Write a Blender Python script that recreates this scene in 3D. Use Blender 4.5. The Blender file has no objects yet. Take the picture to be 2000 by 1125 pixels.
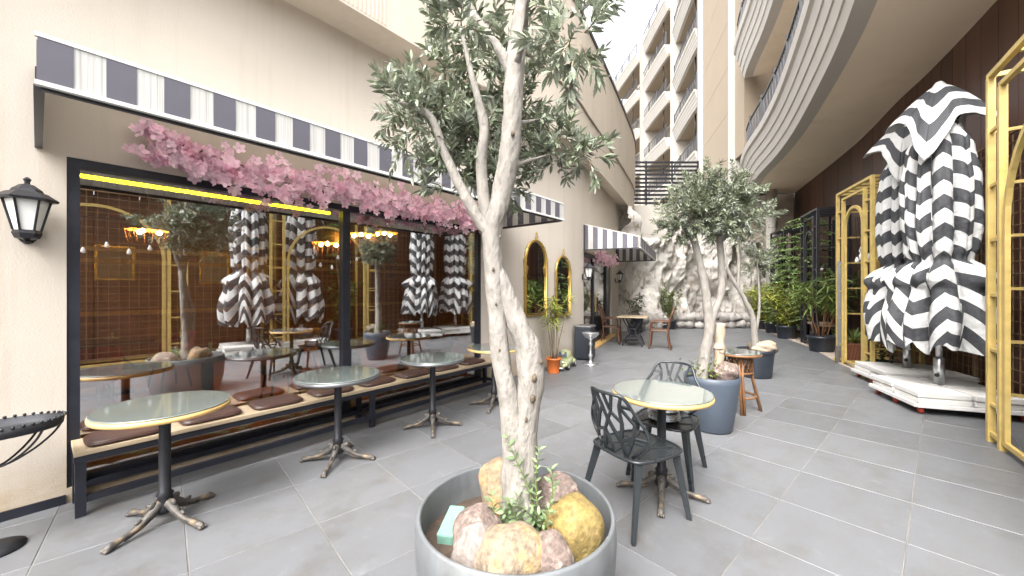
import bpy, math, random
from math import sin, cos, pi, radians, sqrt, atan2
from mathutils import Vector, Matrix, noise as mnoise

# ------------------------------------------------------------------ camera, sky, sun, exposure
scene = bpy.context.scene
col = scene.collection
HEAD = atan2(610, 752)                      # the cafe wall runs along +X; the view is turned from it
cam_d = bpy.data.cameras.new('camera'); cam = bpy.data.objects.new('camera', cam_d); col.objects.link(cam)
cam.location = (0, 0, 1.47); cam.rotation_euler = (radians(90), 0, HEAD - radians(90))
cam_d.sensor_width = 36; cam_d.lens = 36 * 752 / 2000; cam_d.clip_start = .02; cam_d.clip_end = 600
scene.camera = cam
SUN_EL, SUN_AZ = radians(54), radians(257)  # azimuth of the sun, clockwise from +Y
world = bpy.data.worlds.new('World'); scene.world = world; world.use_nodes = True
wn = world.node_tree; bg = wn.nodes['Background']
sky = wn.nodes.new('ShaderNodeTexSky'); sky.sky_type = 'NISHITA'; sky.sun_disc = False
sky.sun_elevation = SUN_EL; sky.sun_rotation = SUN_AZ; sky.air_density = 1.0; sky.dust_density = 6.0; sky.ozone_density = 1.0
hsv = wn.nodes.new('ShaderNodeHueSaturation'); hsv.inputs['Saturation'].default_value = .18
wn.links.new(sky.outputs[0], hsv.inputs['Color']); wn.links.new(hsv.outputs[0], bg.inputs['Color'])
bg.inputs['Strength'].default_value = .15
sd = bpy.data.lights.new('sun', 'SUN'); sd.energy = 1.0; sd.angle = radians(70); sd.color = (1, .965, .92)
sun = bpy.data.objects.new('sun', sd); col.objects.link(sun)
sv = Vector((sin(SUN_AZ) * cos(SUN_EL), cos(SUN_AZ) * cos(SUN_EL), sin(SUN_EL)))
sun.rotation_euler = sv.to_track_quat('Z', 'Y').to_euler(); sun.location = (0, 0, 30)
scene.view_settings.view_transform = 'Standard'; scene.view_settings.look = 'None'
scene.view_settings.exposure = 2.36; scene.view_settings.gamma = 1; scene.view_settings.use_curve_mapping = False
scene.render.engine = 'CYCLES'
scene.cycles.use_denoising = True; scene.cycles.max_bounces = 8; scene.cycles.diffuse_bounces = 6
scene.cycles.glossy_bounces = 4; scene.cycles.transparent_max_bounces = 12; scene.cycles.transmission_bounces = 6
scene.cycles.caustics_reflective = False; scene.cycles.caustics_refractive = False; scene.cycles.sample_clamp_indirect = 6

# ------------------------------------------------------------------ helpers
R = random.Random(7)
def vn(x, y, z): return mnoise.noise((x, y, z))
def lerp(a, b, t): return a + (b - a) * t
def cr(pts, k=6):
    """Catmull-Rom through tuples of any length"""
    out = []; n = len(pts)
    for i in range(n - 1):
        p0, p1, p2, p3 = pts[max(i-1, 0)], pts[i], pts[i+1], pts[min(i+2, n-1)]
        for j in range(k):
            t = j / k; t2 = t*t; t3 = t2*t
            out.append(tuple(.5*((2*b) + (-a+c)*t + (2*a-5*b+4*c-d)*t2 + (-a+3*b-3*c+d)*t3) for a, b, c, d in zip(p0, p1, p2, p3)))
    out.append(tuple(pts[-1])); return out

class MB:
    """collects faces; build() links them as ONE mesh object"""
    def __init__(s): s.v = []; s.f = []; s.sm = []; s.uv = None
    def face(s, pts, smooth=False):
        b = len(s.v); s.v += [tuple(p) for p in pts]; s.f.append(tuple(range(b, b + len(pts)))); s.sm.append(smooth)
    def box(s, c, d, rz=0, rx=0, ry=0):
        M = Matrix.Rotation(rz, 3, 'Z') @ Matrix.Rotation(ry, 3, 'Y') @ Matrix.Rotation(rx, 3, 'X')
        b = len(s.v)
        for dz in (-.5, .5):
            for dx, dy in ((-.5, -.5), (.5, -.5), (.5, .5), (-.5, .5)):
                p = M @ Vector((dx*d[0], dy*d[1], dz*d[2])); s.v.append((p.x+c[0], p.y+c[1], p.z+c[2]))
        for q in ((3,2,1,0), (4,5,6,7), (0,1,5,4), (1,2,6,5), (2,3,7,6), (3,0,4,7)):
            s.f.append(tuple(b+i for i in q)); s.sm.append(False)
        return s
    def bx(s, x0, x1, y0, y1, z0, z1): return s.box(((x0+x1)/2, (y0+y1)/2, (z0+z1)/2), (x1-x0, y1-y0, z1-z0))
    def bar(s, p, q, w, h=None, up=(0, 0, 1)):
        """square bar from p to q, w across, h along up"""
        h = h or w; p = Vector(p); q = Vector(q); t = (q-p).normalized(); u = Vector(up)
        if abs(t.dot(u)) > .95: u = Vector((1, 0, 0))
        a = t.cross(u).normalized(); u = a.cross(t)
        b = len(s.v)
        for e in (p, q):
            for i, j in ((-.5, -.5), (.5, -.5), (.5, .5), (-.5, .5)): s.v.append(tuple(e + a*i*w + u*j*h))
        for f in ((3,2,1,0), (4,5,6,7), (0,1,5,4), (1,2,6,5), (2,3,7,6), (3,0,4,7)): s.f.append(tuple(b+i for i in f)); s.sm.append(False)
        return s
    def prism(s, poly, z0, z1):
        """plan polygon (ccw) extruded in z"""
        n = len(poly); b = len(s.v)
        s.v += [(x, y, z0) for x, y in poly] + [(x, y, z1) for x, y in poly]
        s.f.append(tuple(b+i for i in reversed(range(n)))); s.f.append(tuple(b+n+i for i in range(n))); s.sm += [False, False]
        for i in range(n):
            j = (i+1) % n; s.f.append((b+i, b+j, b+n+j, b+n+i)); s.sm.append(False)
        return s
    def slab(s, pts, off):
        """flat polygon in 3D given thickness vector"""
        n = len(pts); b = len(s.v); o = Vector(off)
        s.v += [tuple(p) for p in pts] + [tuple(Vector(p)+o) for p in pts]
        s.f.append(tuple(b+i for i in range(n))); s.f.append(tuple(b+n+i for i in reversed(range(n)))); s.sm += [False, False]
        for i in range(n):
            j = (i+1) % n; s.f.append((b+j, b+i, b+n+i, b+n+j)); s.sm.append(False)
        return s
    def tube(s, path, rad, n=8, lump=0, seed=0, lf=6, flat=1, closed=False):
        P = [Vector(p) for p in path]; m = len(P)
        if not hasattr(rad, '__len__'): rad = [rad]*m
        up = Vector((0, 0, 1)); b = len(s.v); t0 = (P[1]-P[0]).normalized()
        if abs(t0.dot(up)) > .9: up = Vector((1, 0, 0))
        a = t0.cross(up).normalized()
        for i in range(m):
            t = ((P[(i+1) % m] if closed else P[min(i+1, m-1)]) - (P[i-1] if closed else P[max(i-1, 0)])).normalized()
            a = (a - t*a.dot(t)).normalized(); c = t.cross(a)
            for k in range(n):
                w = 2*pi*k/n; r = rad[i]
                d = a*cos(w) + c*sin(w)*flat
                if lump: q = P[i]*lf; r *= 1 + lump*vn(q.x + d.x*1.2 + seed, q.y + d.y*1.2, q.z + d.z*1.2)
                s.v.append(tuple(P[i] + d*r))
        for i in range(m if closed else m-1):
            for k in range(n):
                k2 = (k+1) % n; i2 = (i+1) % m
                s.f.append((b+i*n+k, b+i*n+k2, b+i2*n+k2, b+i2*n+k)); s.sm.append(True)
        if not closed:
            s.f.append(tuple(b+k for k in reversed(range(n)))); s.f.append(tuple(b+(m-1)*n+k for k in range(n))); s.sm += [True, True]
        return s
    def lathe(s, prof, n=24, c=(0, 0, 0), cap=True, ax=1, ay=1, rot=0):
        b = len(s.v); m = len(prof)
        for r, z in prof:
            for k in range(n): w = 2*pi*k/n + rot; s.v.append((c[0]+r*ax*cos(w), c[1]+r*ay*sin(w), c[2]+z))
        for i in range(m-1):
            for k in range(n):
                k2 = (k+1) % n; s.f.append((b+i*n+k, b+i*n+k2, b+(i+1)*n+k2, b+(i+1)*n+k)); s.sm.append(n > 8)
        if cap:
            s.f.append(tuple(b+k for k in reversed(range(n)))); s.f.append(tuple(b+(m-1)*n+k for k in range(n))); s.sm += [False, False]
        return s
    def ball(s, c, r, n=8, m=6, lump=0, seed=0, lf=2.5):
        if not hasattr(r, '__len__'): r = (r, r, r)
        b = len(s.v)
        for i in range(m+1):
            ph = pi*i/m
            for k in range(n):
                w = 2*pi*k/n; d = (sin(ph)*cos(w), sin(ph)*sin(w), cos(ph))
                q = 1 + (lump*vn(d[0]*lf+seed, d[1]*lf+seed*.7, d[2]*lf) if lump else 0)
                s.v.append((c[0]+r[0]*d[0]*q, c[1]+r[1]*d[1]*q, c[2]+r[2]*d[2]*q))
        for i in range(m):
            for k in range(n):
                k2 = (k+1) % n; s.f.append((b+i*n+k, b+(i+1)*n+k, b+(i+1)*n+k2, b+i*n+k2)); s.sm.append(True)
        return s
    def ring(s, c, r, t, axis='z', n=24, m=6, arc=2*pi, a0=0):
        pts = []
        for i in range(n + (0 if arc > 6.28 else 1)):
            w = a0 + arc*i/n
            d = {'z': (cos(w), sin(w), 0), 'y': (cos(w), 0, sin(w)), 'x': (0, cos(w), sin(w))}[axis]
            pts.append((c[0]+r*d[0], c[1]+r*d[1], c[2]+r*d[2]))
        return s.tube(pts, t, m, closed=arc > 6.28)
    def grid(s, fn, nu, nv, smooth=True, uvfn=None):
        b = len(s.v)
        for j in range(nv+1):
            for i in range(nu+1): s.v.append(tuple(fn(i/nu, j/nv)))
        for j in range(nv):
            for i in range(nu):
                s.f.append((b+j*(nu+1)+i, b+j*(nu+1)+i+1, b+(j+1)*(nu+1)+i+1, b+(j+1)*(nu+1)+i)); s.sm.append(smooth)
        if uvfn: s.uv = {b+j*(nu+1)+i: uvfn(i/nu, j/nv) for j in range(nv+1) for i in range(nu+1)}
        return s
    def mesh(s, name, mat=None, off=None):
        me = bpy.data.meshes.new(name)
        v = s.v if off is None else [(a-off[0], b-off[1], c-off[2]) for a, b, c in s.v]
        me.from_pydata(v, [], s.f); me.polygons.foreach_set('use_smooth', s.sm)
        if s.uv:
            ul = me.uv_layers.new(name='UVMap')
            for lp in me.loops: ul.data[lp.index].uv = s.uv.get(lp.vertex_index, (0, 0))
        if mat: me.materials.append(mat)
        me.update(); return me
    def build(s, name, mat, parent=None, off=None, bevel=0, kind=None):
        """off: world offset to subtract (parts of a thing modelled in world coordinates)"""
        o = bpy.data.objects.new(name, s.mesh(name, mat, off)); col.objects.link(o); o.parent = parent
        if off is not None and parent is None: o.location = off
        if bevel:
            b = o.modifiers.new('bevel', 'BEVEL'); b.width = bevel; b.segments = 2; b.limit_method = 'ANGLE'; b.angle_limit = radians(40)
        if kind: o['kind'] = kind
        return o
def tag(o, label=None, cat=None, group=None, kind=None):
    for k, x in (('label', label), ('category', cat), ('group', group), ('kind', kind)):
        if x: o[k] = x
    return o
def thing(name, label, cat, loc=(0, 0, 0), rz=0, group=None):
    o = bpy.data.objects.new(name, None); col.objects.link(o); o.location = loc; o.rotation_euler = (0, 0, rz); o.empty_display_size = .2
    return tag(o, label, cat, group)
def dup(root, loc=None, rz=None, label=None, group=None, parent=None):
    c = root.copy(); col.objects.link(c); c.parent = parent
    if loc is not None: c.location = loc
    if rz is not None: c.rotation_euler = (0, 0, rz)
    tag(c, label, None, group)
    for ch in list(root.children): dup(ch, parent=c)
    return c
def inst(name, mesh, parent, M):
    o = bpy.data.objects.new(name, mesh); col.objects.link(o); o.parent = parent; o.matrix_local = M; return o

# ------------------------------------------------------------------ materials
def mat(name, c, rough=.6, metal=0, var=.12, sc=6, bump=0, bsc=40, rnd=0, spec=.5, stretch=None, c2=None, c2sc=2, c2lo=.5, c2hi=.65, coat=0, isl=0, trans=0, det=4):
    m = bpy.data.materials.new(name); m.use_nodes = True; nt = m.node_tree; N = nt.nodes; L = nt.links
    b = N['Principled BSDF']; b.inputs['Metallic'].default_value = metal; b.inputs['Specular IOR Level'].default_value = spec
    if coat: b.inputs['Coat Weight'].default_value = coat; b.inputs['Coat Roughness'].default_value = .08
    tc = N.new('ShaderNodeTexCoord'); src = tc.outputs['Object']
    if stretch:
        mp = N.new('ShaderNodeMapping'); mp.inputs['Scale'].default_value = stretch; L.new(src, mp.inputs[0]); src = mp.outputs[0]
    oi = N.new('ShaderNodeObjectInfo')
    if rnd:
        ad = N.new('ShaderNodeVectorMath'); ad.operation = 'MULTIPLY_ADD'; L.new(oi.outputs['Random'], ad.inputs[0]); ad.inputs[1].default_value = (37, 23, 11); L.new(src, ad.inputs[2]); src = ad.outputs[0]
    nz = N.new('ShaderNodeTexNoise'); nz.inputs['Scale'].default_value = sc; nz.inputs['Detail'].default_value = det; L.new(src, nz.inputs['Vector'])
    mr = N.new('ShaderNodeMapRange'); mr.inputs[1].default_value = .25; mr.inputs[2].default_value = .75; mr.inputs[3].default_value = 1-var; mr.inputs[4].default_value = 1+var; L.new(nz.outputs[0], mr.inputs[0])
    fac = mr.outputs[0]
    def mul(f, o, amt):
        r = N.new('ShaderNodeMapRange'); r.inputs[3].default_value = 1-amt; r.inputs[4].default_value = 1+amt; L.new(o, r.inputs[0])
        k = N.new('ShaderNodeMath'); k.operation = 'MULTIPLY'; L.new(f, k.inputs[0]); L.new(r.outputs[0], k.inputs[1]); return k.outputs[0]
    if rnd: fac = mul(fac, oi.outputs['Random'], rnd)
    if isl: g = N.new('ShaderNodeNewGeometry'); fac = mul(fac, g.outputs['Random Per Island'], isl)
    base = N.new('ShaderNodeRGB'); base.outputs[0].default_value = (*c, 1); bo = base.outputs[0]
    if c2:
        n2 = N.new('ShaderNodeTexNoise'); n2.inputs['Scale'].default_value = c2sc; n2.inputs['Detail'].default_value = 6; n2.inputs['Roughness'].default_value = .65; L.new(src, n2.inputs['Vector'])
        r2 = N.new('ShaderNodeMapRange'); r2.inputs[1].default_value = c2lo; r2.inputs[2].default_value = c2hi; L.new(n2.outputs[0], r2.inputs[0])
        mx = N.new('ShaderNodeMix'); mx.data_type = 'RGBA'; L.new(r2.outputs[0], mx.inputs[0]); L.new(bo, mx.inputs[6]); mx.inputs[7].default_value = (*c2, 1); bo = mx.outputs[2]
    vm = N.new('ShaderNodeVectorMath'); vm.operation = 'SCALE'; L.new(bo, vm.inputs[0]); L.new(fac, vm.inputs['Scale']); L.new(vm.outputs[0], b.inputs['Base Color'])
    rr = N.new('ShaderNodeMapRange'); rr.inputs[3].default_value = max(.02, rough*.85); rr.inputs[4].default_value = min(1, rough*1.15); L.new(nz.outputs[0], rr.inputs[0]); L.new(rr.outputs[0], b.inputs['Roughness'])
    if bump:
        bn = N.new('ShaderNodeTexNoise'); bn.inputs['Scale'].default_value = bsc; bn.inputs['Detail'].default_value = 5; L.new(src, bn.inputs['Vector'])
        bp = N.new('ShaderNodeBump'); bp.inputs['Strength'].default_value = min(1, bump); bp.inputs['Distance'].default_value = .01*max(1, bump); L.new(bn.outputs[0], bp.inputs['Height']); L.new(bp.outputs[0], b.inputs['Normal'])
    if trans:
        tr = N.new('ShaderNodeBsdfTranslucent'); L.new(vm.outputs[0], tr.inputs[0]); ms = N.new('ShaderNodeMixShader'); ms.inputs[0].default_value = trans
        L.new(b.outputs[0], ms.inputs[1]); L.new(tr.outputs[0], ms.inputs[2]); L.new(ms.outputs[0], N['Material Output'].inputs[0])
    return m
def emit(name, c, st):
    m = bpy.data.materials.new(name); m.use_nodes = True; b = m.node_tree.nodes['Principled BSDF']
    b.inputs['Base Color'].default_value = (*c, 1); b.inputs['Emission Color'].default_value = (*c, 1); b.inputs['Emission Strength'].default_value = st; return m
def glass(name, refl, tint, rough=.0):
    m = bpy.data.materials.new(name); m.use_nodes = True; nt = m.node_tree; N = nt.nodes; L = nt.links
    gl = N.new('ShaderNodeBsdfGlossy'); gl.inputs['Roughness'].default_value = rough; gl.inputs['Color'].default_value = (.95, .97, 1, 1)
    tr = N.new('ShaderNodeBsdfTransparent'); tr.inputs[0].default_value = (*tint, 1)
    ly = N.new('ShaderNodeLayerWeight'); ly.inputs[0].default_value = .5
    mr = N.new('ShaderNodeMapRange'); mr.inputs[3].default_value = refl; mr.inputs[4].default_value = min(1, refl+.35); L.new(ly.outputs['Fresnel'], mr.inputs[0])
    ms = N.new('ShaderNodeMixShader'); L.new(mr.outputs[0], ms.inputs[0]); L.new(tr.outputs[0], ms.inputs[1]); L.new(gl.outputs[0], ms.inputs[2]); L.new(ms.outputs[0], N['Material Output'].inputs[0])
    return m

M = {}
M['tile'] = mat('tile', (.128, .132, .140), .42, var=.05, sc=6, stretch=(1, 2, 1), rnd=.09, bump=.05, bsc=70, c2=(.112, .110, .108), c2sc=3, c2lo=.46, c2hi=.78, spec=.45)
M['grout'] = mat('grout', (.165, .158, .145), .9, var=.45, sc=3)
M['stucco'] = mat('stucco', (.515, .462, .40), .9, var=.06, sc=1.1, bump=.2, bsc=90, c2=(.33, .28, .23), c2sc=34, c2lo=.70, c2hi=.76, spec=.2)
M['stucco_up'] = mat('stucco_up', (.51, .452, .38), .9, var=.07, sc=.9, stretch=(1, 1, .35), bump=.2, bsc=60, c2=(.43, .375, .31), c2sc=1.6, c2lo=.5, c2hi=.75, spec=.2)
M['stain'] = mat('stain', (.58, .48, .34), .9, var=.2, sc=5)
M['navy'] = mat('navy', (.022, .024, .034), .42, metal=.3, var=.2, sc=10)
M['iron'] = mat('iron', (.03, .031, .036), .45, metal=.5, var=.25, sc=14)
M['cast'] = mat('cast', (.10, .092, .085), .6, metal=.5, var=.3, sc=25, bump=.4, bsc=60, c2=(.20, .15, .10), c2sc=12)
M['white'] = mat('white', (.62, .61, .59), .6, var=.06, sc=3)
M['aw_white'] = mat('aw_white', (.44, .43, .41), .7, var=.14, sc=3, stretch=(30, 1, .25), c2=(.27, .258, .236), c2sc=2.4, c2lo=.50, c2hi=.66)
M['aw_roof'] = mat('aw_roof', (.75, .73, .69), .8, var=.05, trans=.65)
M['aw_grey'] = mat('aw_grey', (.085, .08, .10), .7, var=.12, sc=4)
M['wood_light'] = mat('wood_light', (.42, .33, .225), .5, var=.15, sc=3, stretch=(1, 14, 14))
M['wood_rim'] = mat('wood_rim', (.62, .40, .15), .4, var=.2, sc=12)
M['wood_red'] = mat('wood_red', (.105, .047, .026), .4, var=.25, sc=4, stretch=(1, 10, 10))
M['wood_dark'] = mat('wood_dark', (.09, .05, .035), .45, var=.25, sc=4, stretch=(1, 10, 10))
M['leather'] = mat('leather', (.055, .026, .02), .38, var=.2, sc=8, bump=.25, bsc=90)
M['glass_top'] = mat('glass_top', (.15, .18, .17), .04, var=.1, sc=5, spec=1.0, coat=1)
M['rim_grey'] = mat('rim_grey', (.16, .165, .17), .35, metal=.6, var=.15)
M['yellow'] = mat('yellow', (.52, .38, .125), .5, var=.2, sc=9, bump=.15, bsc=30, c2=(.5, .33, .08), c2sc=5, c2lo=.6, c2hi=.75)
M['black_steel'] = mat('black_steel', (.02, .02, .024), .4, metal=.3, var=.2)
M['rust_wire'] = mat('rust_wire', (.24, .155, .085), .6, metal=.4, var=.25)
M['brown'] = mat('brown', (.075, .032, .019), .45, var=.25, sc=2, stretch=(3, 3, .5), rnd=.25)
M['brown_dark'] = mat('brown_dark', (.022, .013, .010), .6, var=.3)
M['beige'] = mat('beige', (.27, .215, .155), .85, var=.05, sc=1, bump=.15, bsc=50)
M['beige_soffit'] = mat('beige_soffit', (.80, .68, .54), .85, var=.06, sc=.7)
M['cream'] = mat('cream', (.45, .42, .38), .8, var=.05, sc=2)
M['cladding'] = mat('cladding', (.45, .38, .31), .6, var=.1, sc=2, rnd=.08)
M['rock'] = mat('rock', (.46, .435, .40), .9, var=.28, sc=3.5, bump=2.0, bsc=14, c2=(.22, .18, .14), c2sc=1.1, c2lo=.50, c2hi=.70, det=10)
M['rubble'] = mat('rubble', (.30, .28, .26), .9, var=.3, sc=5, bump=.8, bsc=18, rnd=.25)
M['planter'] = mat('planter', (.115, .123, .130), .5, var=.12, sc=3, bump=.1, bsc=25, c2=(.15, .158, .16), c2sc=2.5)
M['pot_black'] = mat('pot_black', (.022, .027, .036), .4, var=.2)
M['pot_slate'] = mat('pot_slate', (.06, .075, .10), .45, var=.15, sc=4)
M['terracotta'] = mat('terracotta', (.62, .16, .035), .5, var=.12)
M['soil'] = mat('soil', (.06, .04, .028), .95, var=.4, sc=20, bump=.8, bsc=40)
M['bark'] = mat('bark', (.235, .218, .195), .92, var=.22, sc=30, stretch=(1, 1, .4), bump=1.3, bsc=46, c2=(.11, .088, .07), c2sc=20, c2lo=.62, c2hi=.74, det=10, spec=.2)
M['bark_brown'] = mat('bark_brown', (.34, .27, .20), .9, var=.3, sc=14, stretch=(1, 1, .4), bump=.8, bsc=25)
M['twig'] = mat('twig', (.20, .16, .11), .85, var=.25)
M['knot'] = mat('knot', (.10, .075, .05), .9, var=.4, sc=30, bump=.6, bsc=50)
M['olive'] = mat('olive', (.14, .165, .105), .5, var=.15, sc=10, isl=.5, rnd=.35, trans=.15, c2=(.30, .325, .27), c2sc=14, c2lo=.50, c2hi=.60)
M['olive_far'] = mat('olive_far', (.15, .175, .11), .55, var=.2, sc=5, isl=.5, trans=.1, c2=(.29, .315, .26), c2sc=9, c2lo=.5, c2hi=.62)
M['leaf_green'] = mat('leaf_green', (.14, .20, .045), .5, var=.2, sc=6, isl=.45, trans=.25)
M['leaf_yellow'] = mat('leaf_yellow', (.30, .33, .06), .5, var=.25, sc=5, isl=.45, trans=.25, c2=(.42, .22, .05), c2sc=5, c2lo=.6, c2hi=.7)
M['leaf_bright'] = mat('leaf_bright', (.20, .275, .10), .5, var=.2, sc=6, isl=.35, trans=.3)
M['leaf_dark'] = mat('leaf_dark', (.055, .09, .03), .5, var=.2, sc=6, isl=.4, trans=.2)
M['petal'] = mat('petal', (.93, .70, .81), .6, var=.15, sc=12, rnd=.15, isl=.2, trans=.3, c2=(.82, .43, .57), c2sc=7, c2lo=.5, c2hi=.7)
M['gold'] = mat('gold', (.50, .33, .09), .35, metal=.75, var=.25, sc=20)
M['mirror'] = mat('mirror', (.85, .87, .88), .015, metal=1, var=.01)
M['steel'] = mat('steel', (.62, .63, .64), .3, metal=.9, var=.1)
M['concrete'] = mat('concrete', (.58, .57, .545), .8, var=.1, sc=4, bump=.2, bsc=30)
M['red_wheel'] = mat('red_wheel', (.45, .05, .03), .5)
M['chair_black'] = mat('chair_black', (.020, .024, .027), .28, var=.15, sc=8)
M['foam'] = mat('foam', (.15, .30, .235), .8, var=.12, sc=8, bump=.3, bsc=40)
M['lamp_glass'] = mat('lamp_glass', (.80, .80, .78), .25, var=.05)
M['bulb'] = mat('bulb', (.85, .83, .78), .12, var=.03, spec=.8)
M['toy_green'] = mat('toy_green', (.33, .36, .20), .35, var=.2, sc=8, c2=(.20, .20, .14), c2sc=7)
M['rubber'] = mat('rubber', (.015, .015, .016), .7)
M['chrome'] = mat('chrome', (.75, .76, .78), .12, metal=1, var=.05)
M['bamboo'] = mat('bamboo', (.22, .105, .045), .4, var=.3, sc=12)
M['parquet'] = mat('parquet', (.50, .19, .11), .35, var=.15)
M['terra_weave'] = mat('terra_weave', (.22, .085, .05), .6, var=.25, sc=30)
M['win_glass'] = glass('win_glass', .36, (.86, .86, .84))
M['door_glass'] = glass('door_glass', .30, (.5, .48, .45))
M['led'] = emit('led', (1, .80, .003), 9)
M['warm_bulb'] = emit('warm_bulb', (1, .66, .25), 60)
M['wood_wall'] = mat('wood_wall', (.30, .155, .075), .5, var=.3, sc=2, stretch=(1, 1, 8))
M['amber'] = mat('amber', (.65, .38, .06), .5, var=.3, sc=20)

def weather(m, tint, lo, hi, stretch, zfade=None):
    """drip streaks or splash stains: darkens the colour by stretched noise, optionally only near the ground"""
    nt = m.node_tree; N = nt.nodes; L = nt.links; b = N['Principled BSDF']; src = b.inputs['Base Color'].links[0].from_socket
    tc = N.new('ShaderNodeTexCoord'); mp = N.new('ShaderNodeMapping'); mp.inputs['Scale'].default_value = stretch; L.new(tc.outputs['Object'], mp.inputs[0])
    oi = N.new('ShaderNodeObjectInfo'); ad = N.new('ShaderNodeVectorMath'); ad.operation = 'MULTIPLY_ADD'; L.new(oi.outputs['Random'], ad.inputs[0]); ad.inputs[1].default_value = (41, 29, 17); L.new(mp.outputs[0], ad.inputs[2])
    nz = N.new('ShaderNodeTexNoise'); nz.inputs['Scale'].default_value = 1; nz.inputs['Detail'].default_value = 7; nz.inputs['Roughness'].default_value = .7; L.new(ad.outputs[0], nz.inputs[0])
    r = N.new('ShaderNodeMapRange'); r.inputs[1].default_value = lo; r.inputs[2].default_value = hi; L.new(nz.outputs[0], r.inputs[0]); f = r.outputs[0]
    if zfade:
        sp = N.new('ShaderNodeSeparateXYZ'); L.new(tc.outputs['Object'], sp.inputs[0]); z = N.new('ShaderNodeMapRange'); z.inputs[1].default_value = 0; z.inputs[2].default_value = zfade; z.inputs[3].default_value = 1; z.inputs[4].default_value = 0; L.new(sp.outputs['Z'], z.inputs[0])
        k = N.new('ShaderNodeMath'); k.operation = 'MULTIPLY'; L.new(f, k.inputs[0]); L.new(z.outputs[0], k.inputs[1]); f = k.outputs[0]
    mx = N.new('ShaderNodeMix'); mx.data_type = 'RGBA'; mx.blend_type = 'MULTIPLY'; L.new(f, mx.inputs[0]); L.new(src, mx.inputs[6]); mx.inputs[7].default_value = (*tint, 1); L.new(mx.outputs[2], b.inputs['Base Color'])
weather(M['stucco'], (.72, .60, .42), .30, .55, (2, 2, 5), .35); weather(M['stucco'], (.93, .91, .88), .52, .72, (9, 9, .5)); weather(M['stucco_up'], (.92, .90, .86), .52, .74, (6, 6, .35))
weather(M['tile'], (.72, .68, .62), .52, .78, (2.2, 2.2, 2.2)); weather(M['tile'], (1.25, 1.24, 1.22), .56, .74, (7, 7, 7)); weather(M['brown'], (.55, .5, .5), .5, .7, (5, 5, .4)); weather(M['beige_soffit'], (.86, .82, .77), .52, .75, (.9, .9, .9))
weather(M['planter'], (.75, .74, .72), .5, .7, (7, 7, 1.2)); weather(M['rock'], (.45, .40, .34), .54, .66, (5, 5, .9))

# ------------------------------------------------------------------ ground and tiles
g = MB(); g.face([(-300, -300, -.003), (300, -300, -.003), (300, 300, -.003), (-300, 300, -.003)])
ground = tag(g.build('ground', M['grout']), kind='structure')
def wall_y(x):                               # front face of the cafe wall
    return 4.02 if x < 6.1 else WALL(x)
WP = cr([(5.6, 4.02), (6.2, 4.022), (6.8, 4.05), (7.3, 4.12), (7.76, 4.215), (9.4, 4.635), (11.1, 5.07), (12.3, 5.37)], 6)
def WALL(x):
    for a, b in zip(WP, WP[1:]):
        if a[0] <= x <= b[0]: return lerp(a[1], b[1], (x-a[0])/(b[0]-a[0]+1e-9))
    return 4.02 if x < 5.6 else 5.37
BW = cr([(-9, -3.2), (-4, -3.0), (0, -2.66), (3, -2.36), (5.5, -2.02), (7.7, -1.72), (9.5, -1.4), (10.7, -1.12), (13.4, -.56), (18.5, .89)], 5)   # brown wall
def bwall(x):
    for a, b in zip(BW, BW[1:]):
        if a[0] <= x <= b[0]: return lerp(a[1], b[1], (x-a[0])/(b[0]-a[0]+1e-9))
    return -3.2 if x < 0 else .89
PT = .617; TA = radians(-9); ta = (cos(TA), sin(TA)); tb = (-sin(TA), cos(TA))
cand = []
fx, fy = cos(HEAD), sin(HEAD)                # view direction
for i in range(-14, 36):
    for j in range(-10, 12):
        a = 3.173 + PT*(i+.5); b = .7477 + PT*(j+.5)
        x = a*ta[0] + b*tb[0]; y = a*ta[1] + b*tb[1]
        if not (-6 < x < 19) or y > wall_y(min(x, 12.3)) + .35 or y < bwall(x) - .4: continue
        d = x*fx + y*fy; l = x*fy - y*fx
        vis = d > .55 and abs(l) < d*1.33 + .9
        cand.append((0 if vis else 1, x*x + y*y, x, y))
cand.sort()
tile_me = MB().box((0, 0, -.012), (PT-.0045, PT-.0045, .024)).mesh('tile', M['tile'])
rest = MB()
for k, (vis, d, x, y) in enumerate(cand):
    if k < 300:
        o = bpy.data.objects.new('tile', tile_me); col.objects.link(o); o.parent = ground
        o.location = (x, y, R.uniform(-.0008, .0008)); o.rotation_euler = (R.uniform(-.0012, .0012), R.uniform(-.0012, .0012), TA + pi*R.randint(0, 1))
        bv = o.modifiers.new('bevel', 'BEVEL'); bv.width = .0025; bv.segments = 1
    else: rest.box((x, y, -.012), (PT-.006, PT-.006, .024), TA)
rest.build('far_tiles', M['tile'], ground, kind='stuff')
# pale stone edging along the planting strip on the right
KE = cr([(8.6, -.62), (9.7, -.26), (11.2, .08), (12.6, .48), (15.1, 1.4), (16.7, 2.05)], 4)
kb = MB()
for a, b in zip(KE, KE[1:]):
    t = Vector((b[0]-a[0], b[1]-a[1], 0)).normalized(); n = Vector((t.y, -t.x, 0))*1.6
    kb.prism([(a[0], a[1]), (a[0]+n.x, a[1]+n.y), (b[0]+n.x, b[1]+n.y), (b[0], b[1])], -.02, .012)
tag(kb.build('planting_strip', M['cladding']), kind='structure')
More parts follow.
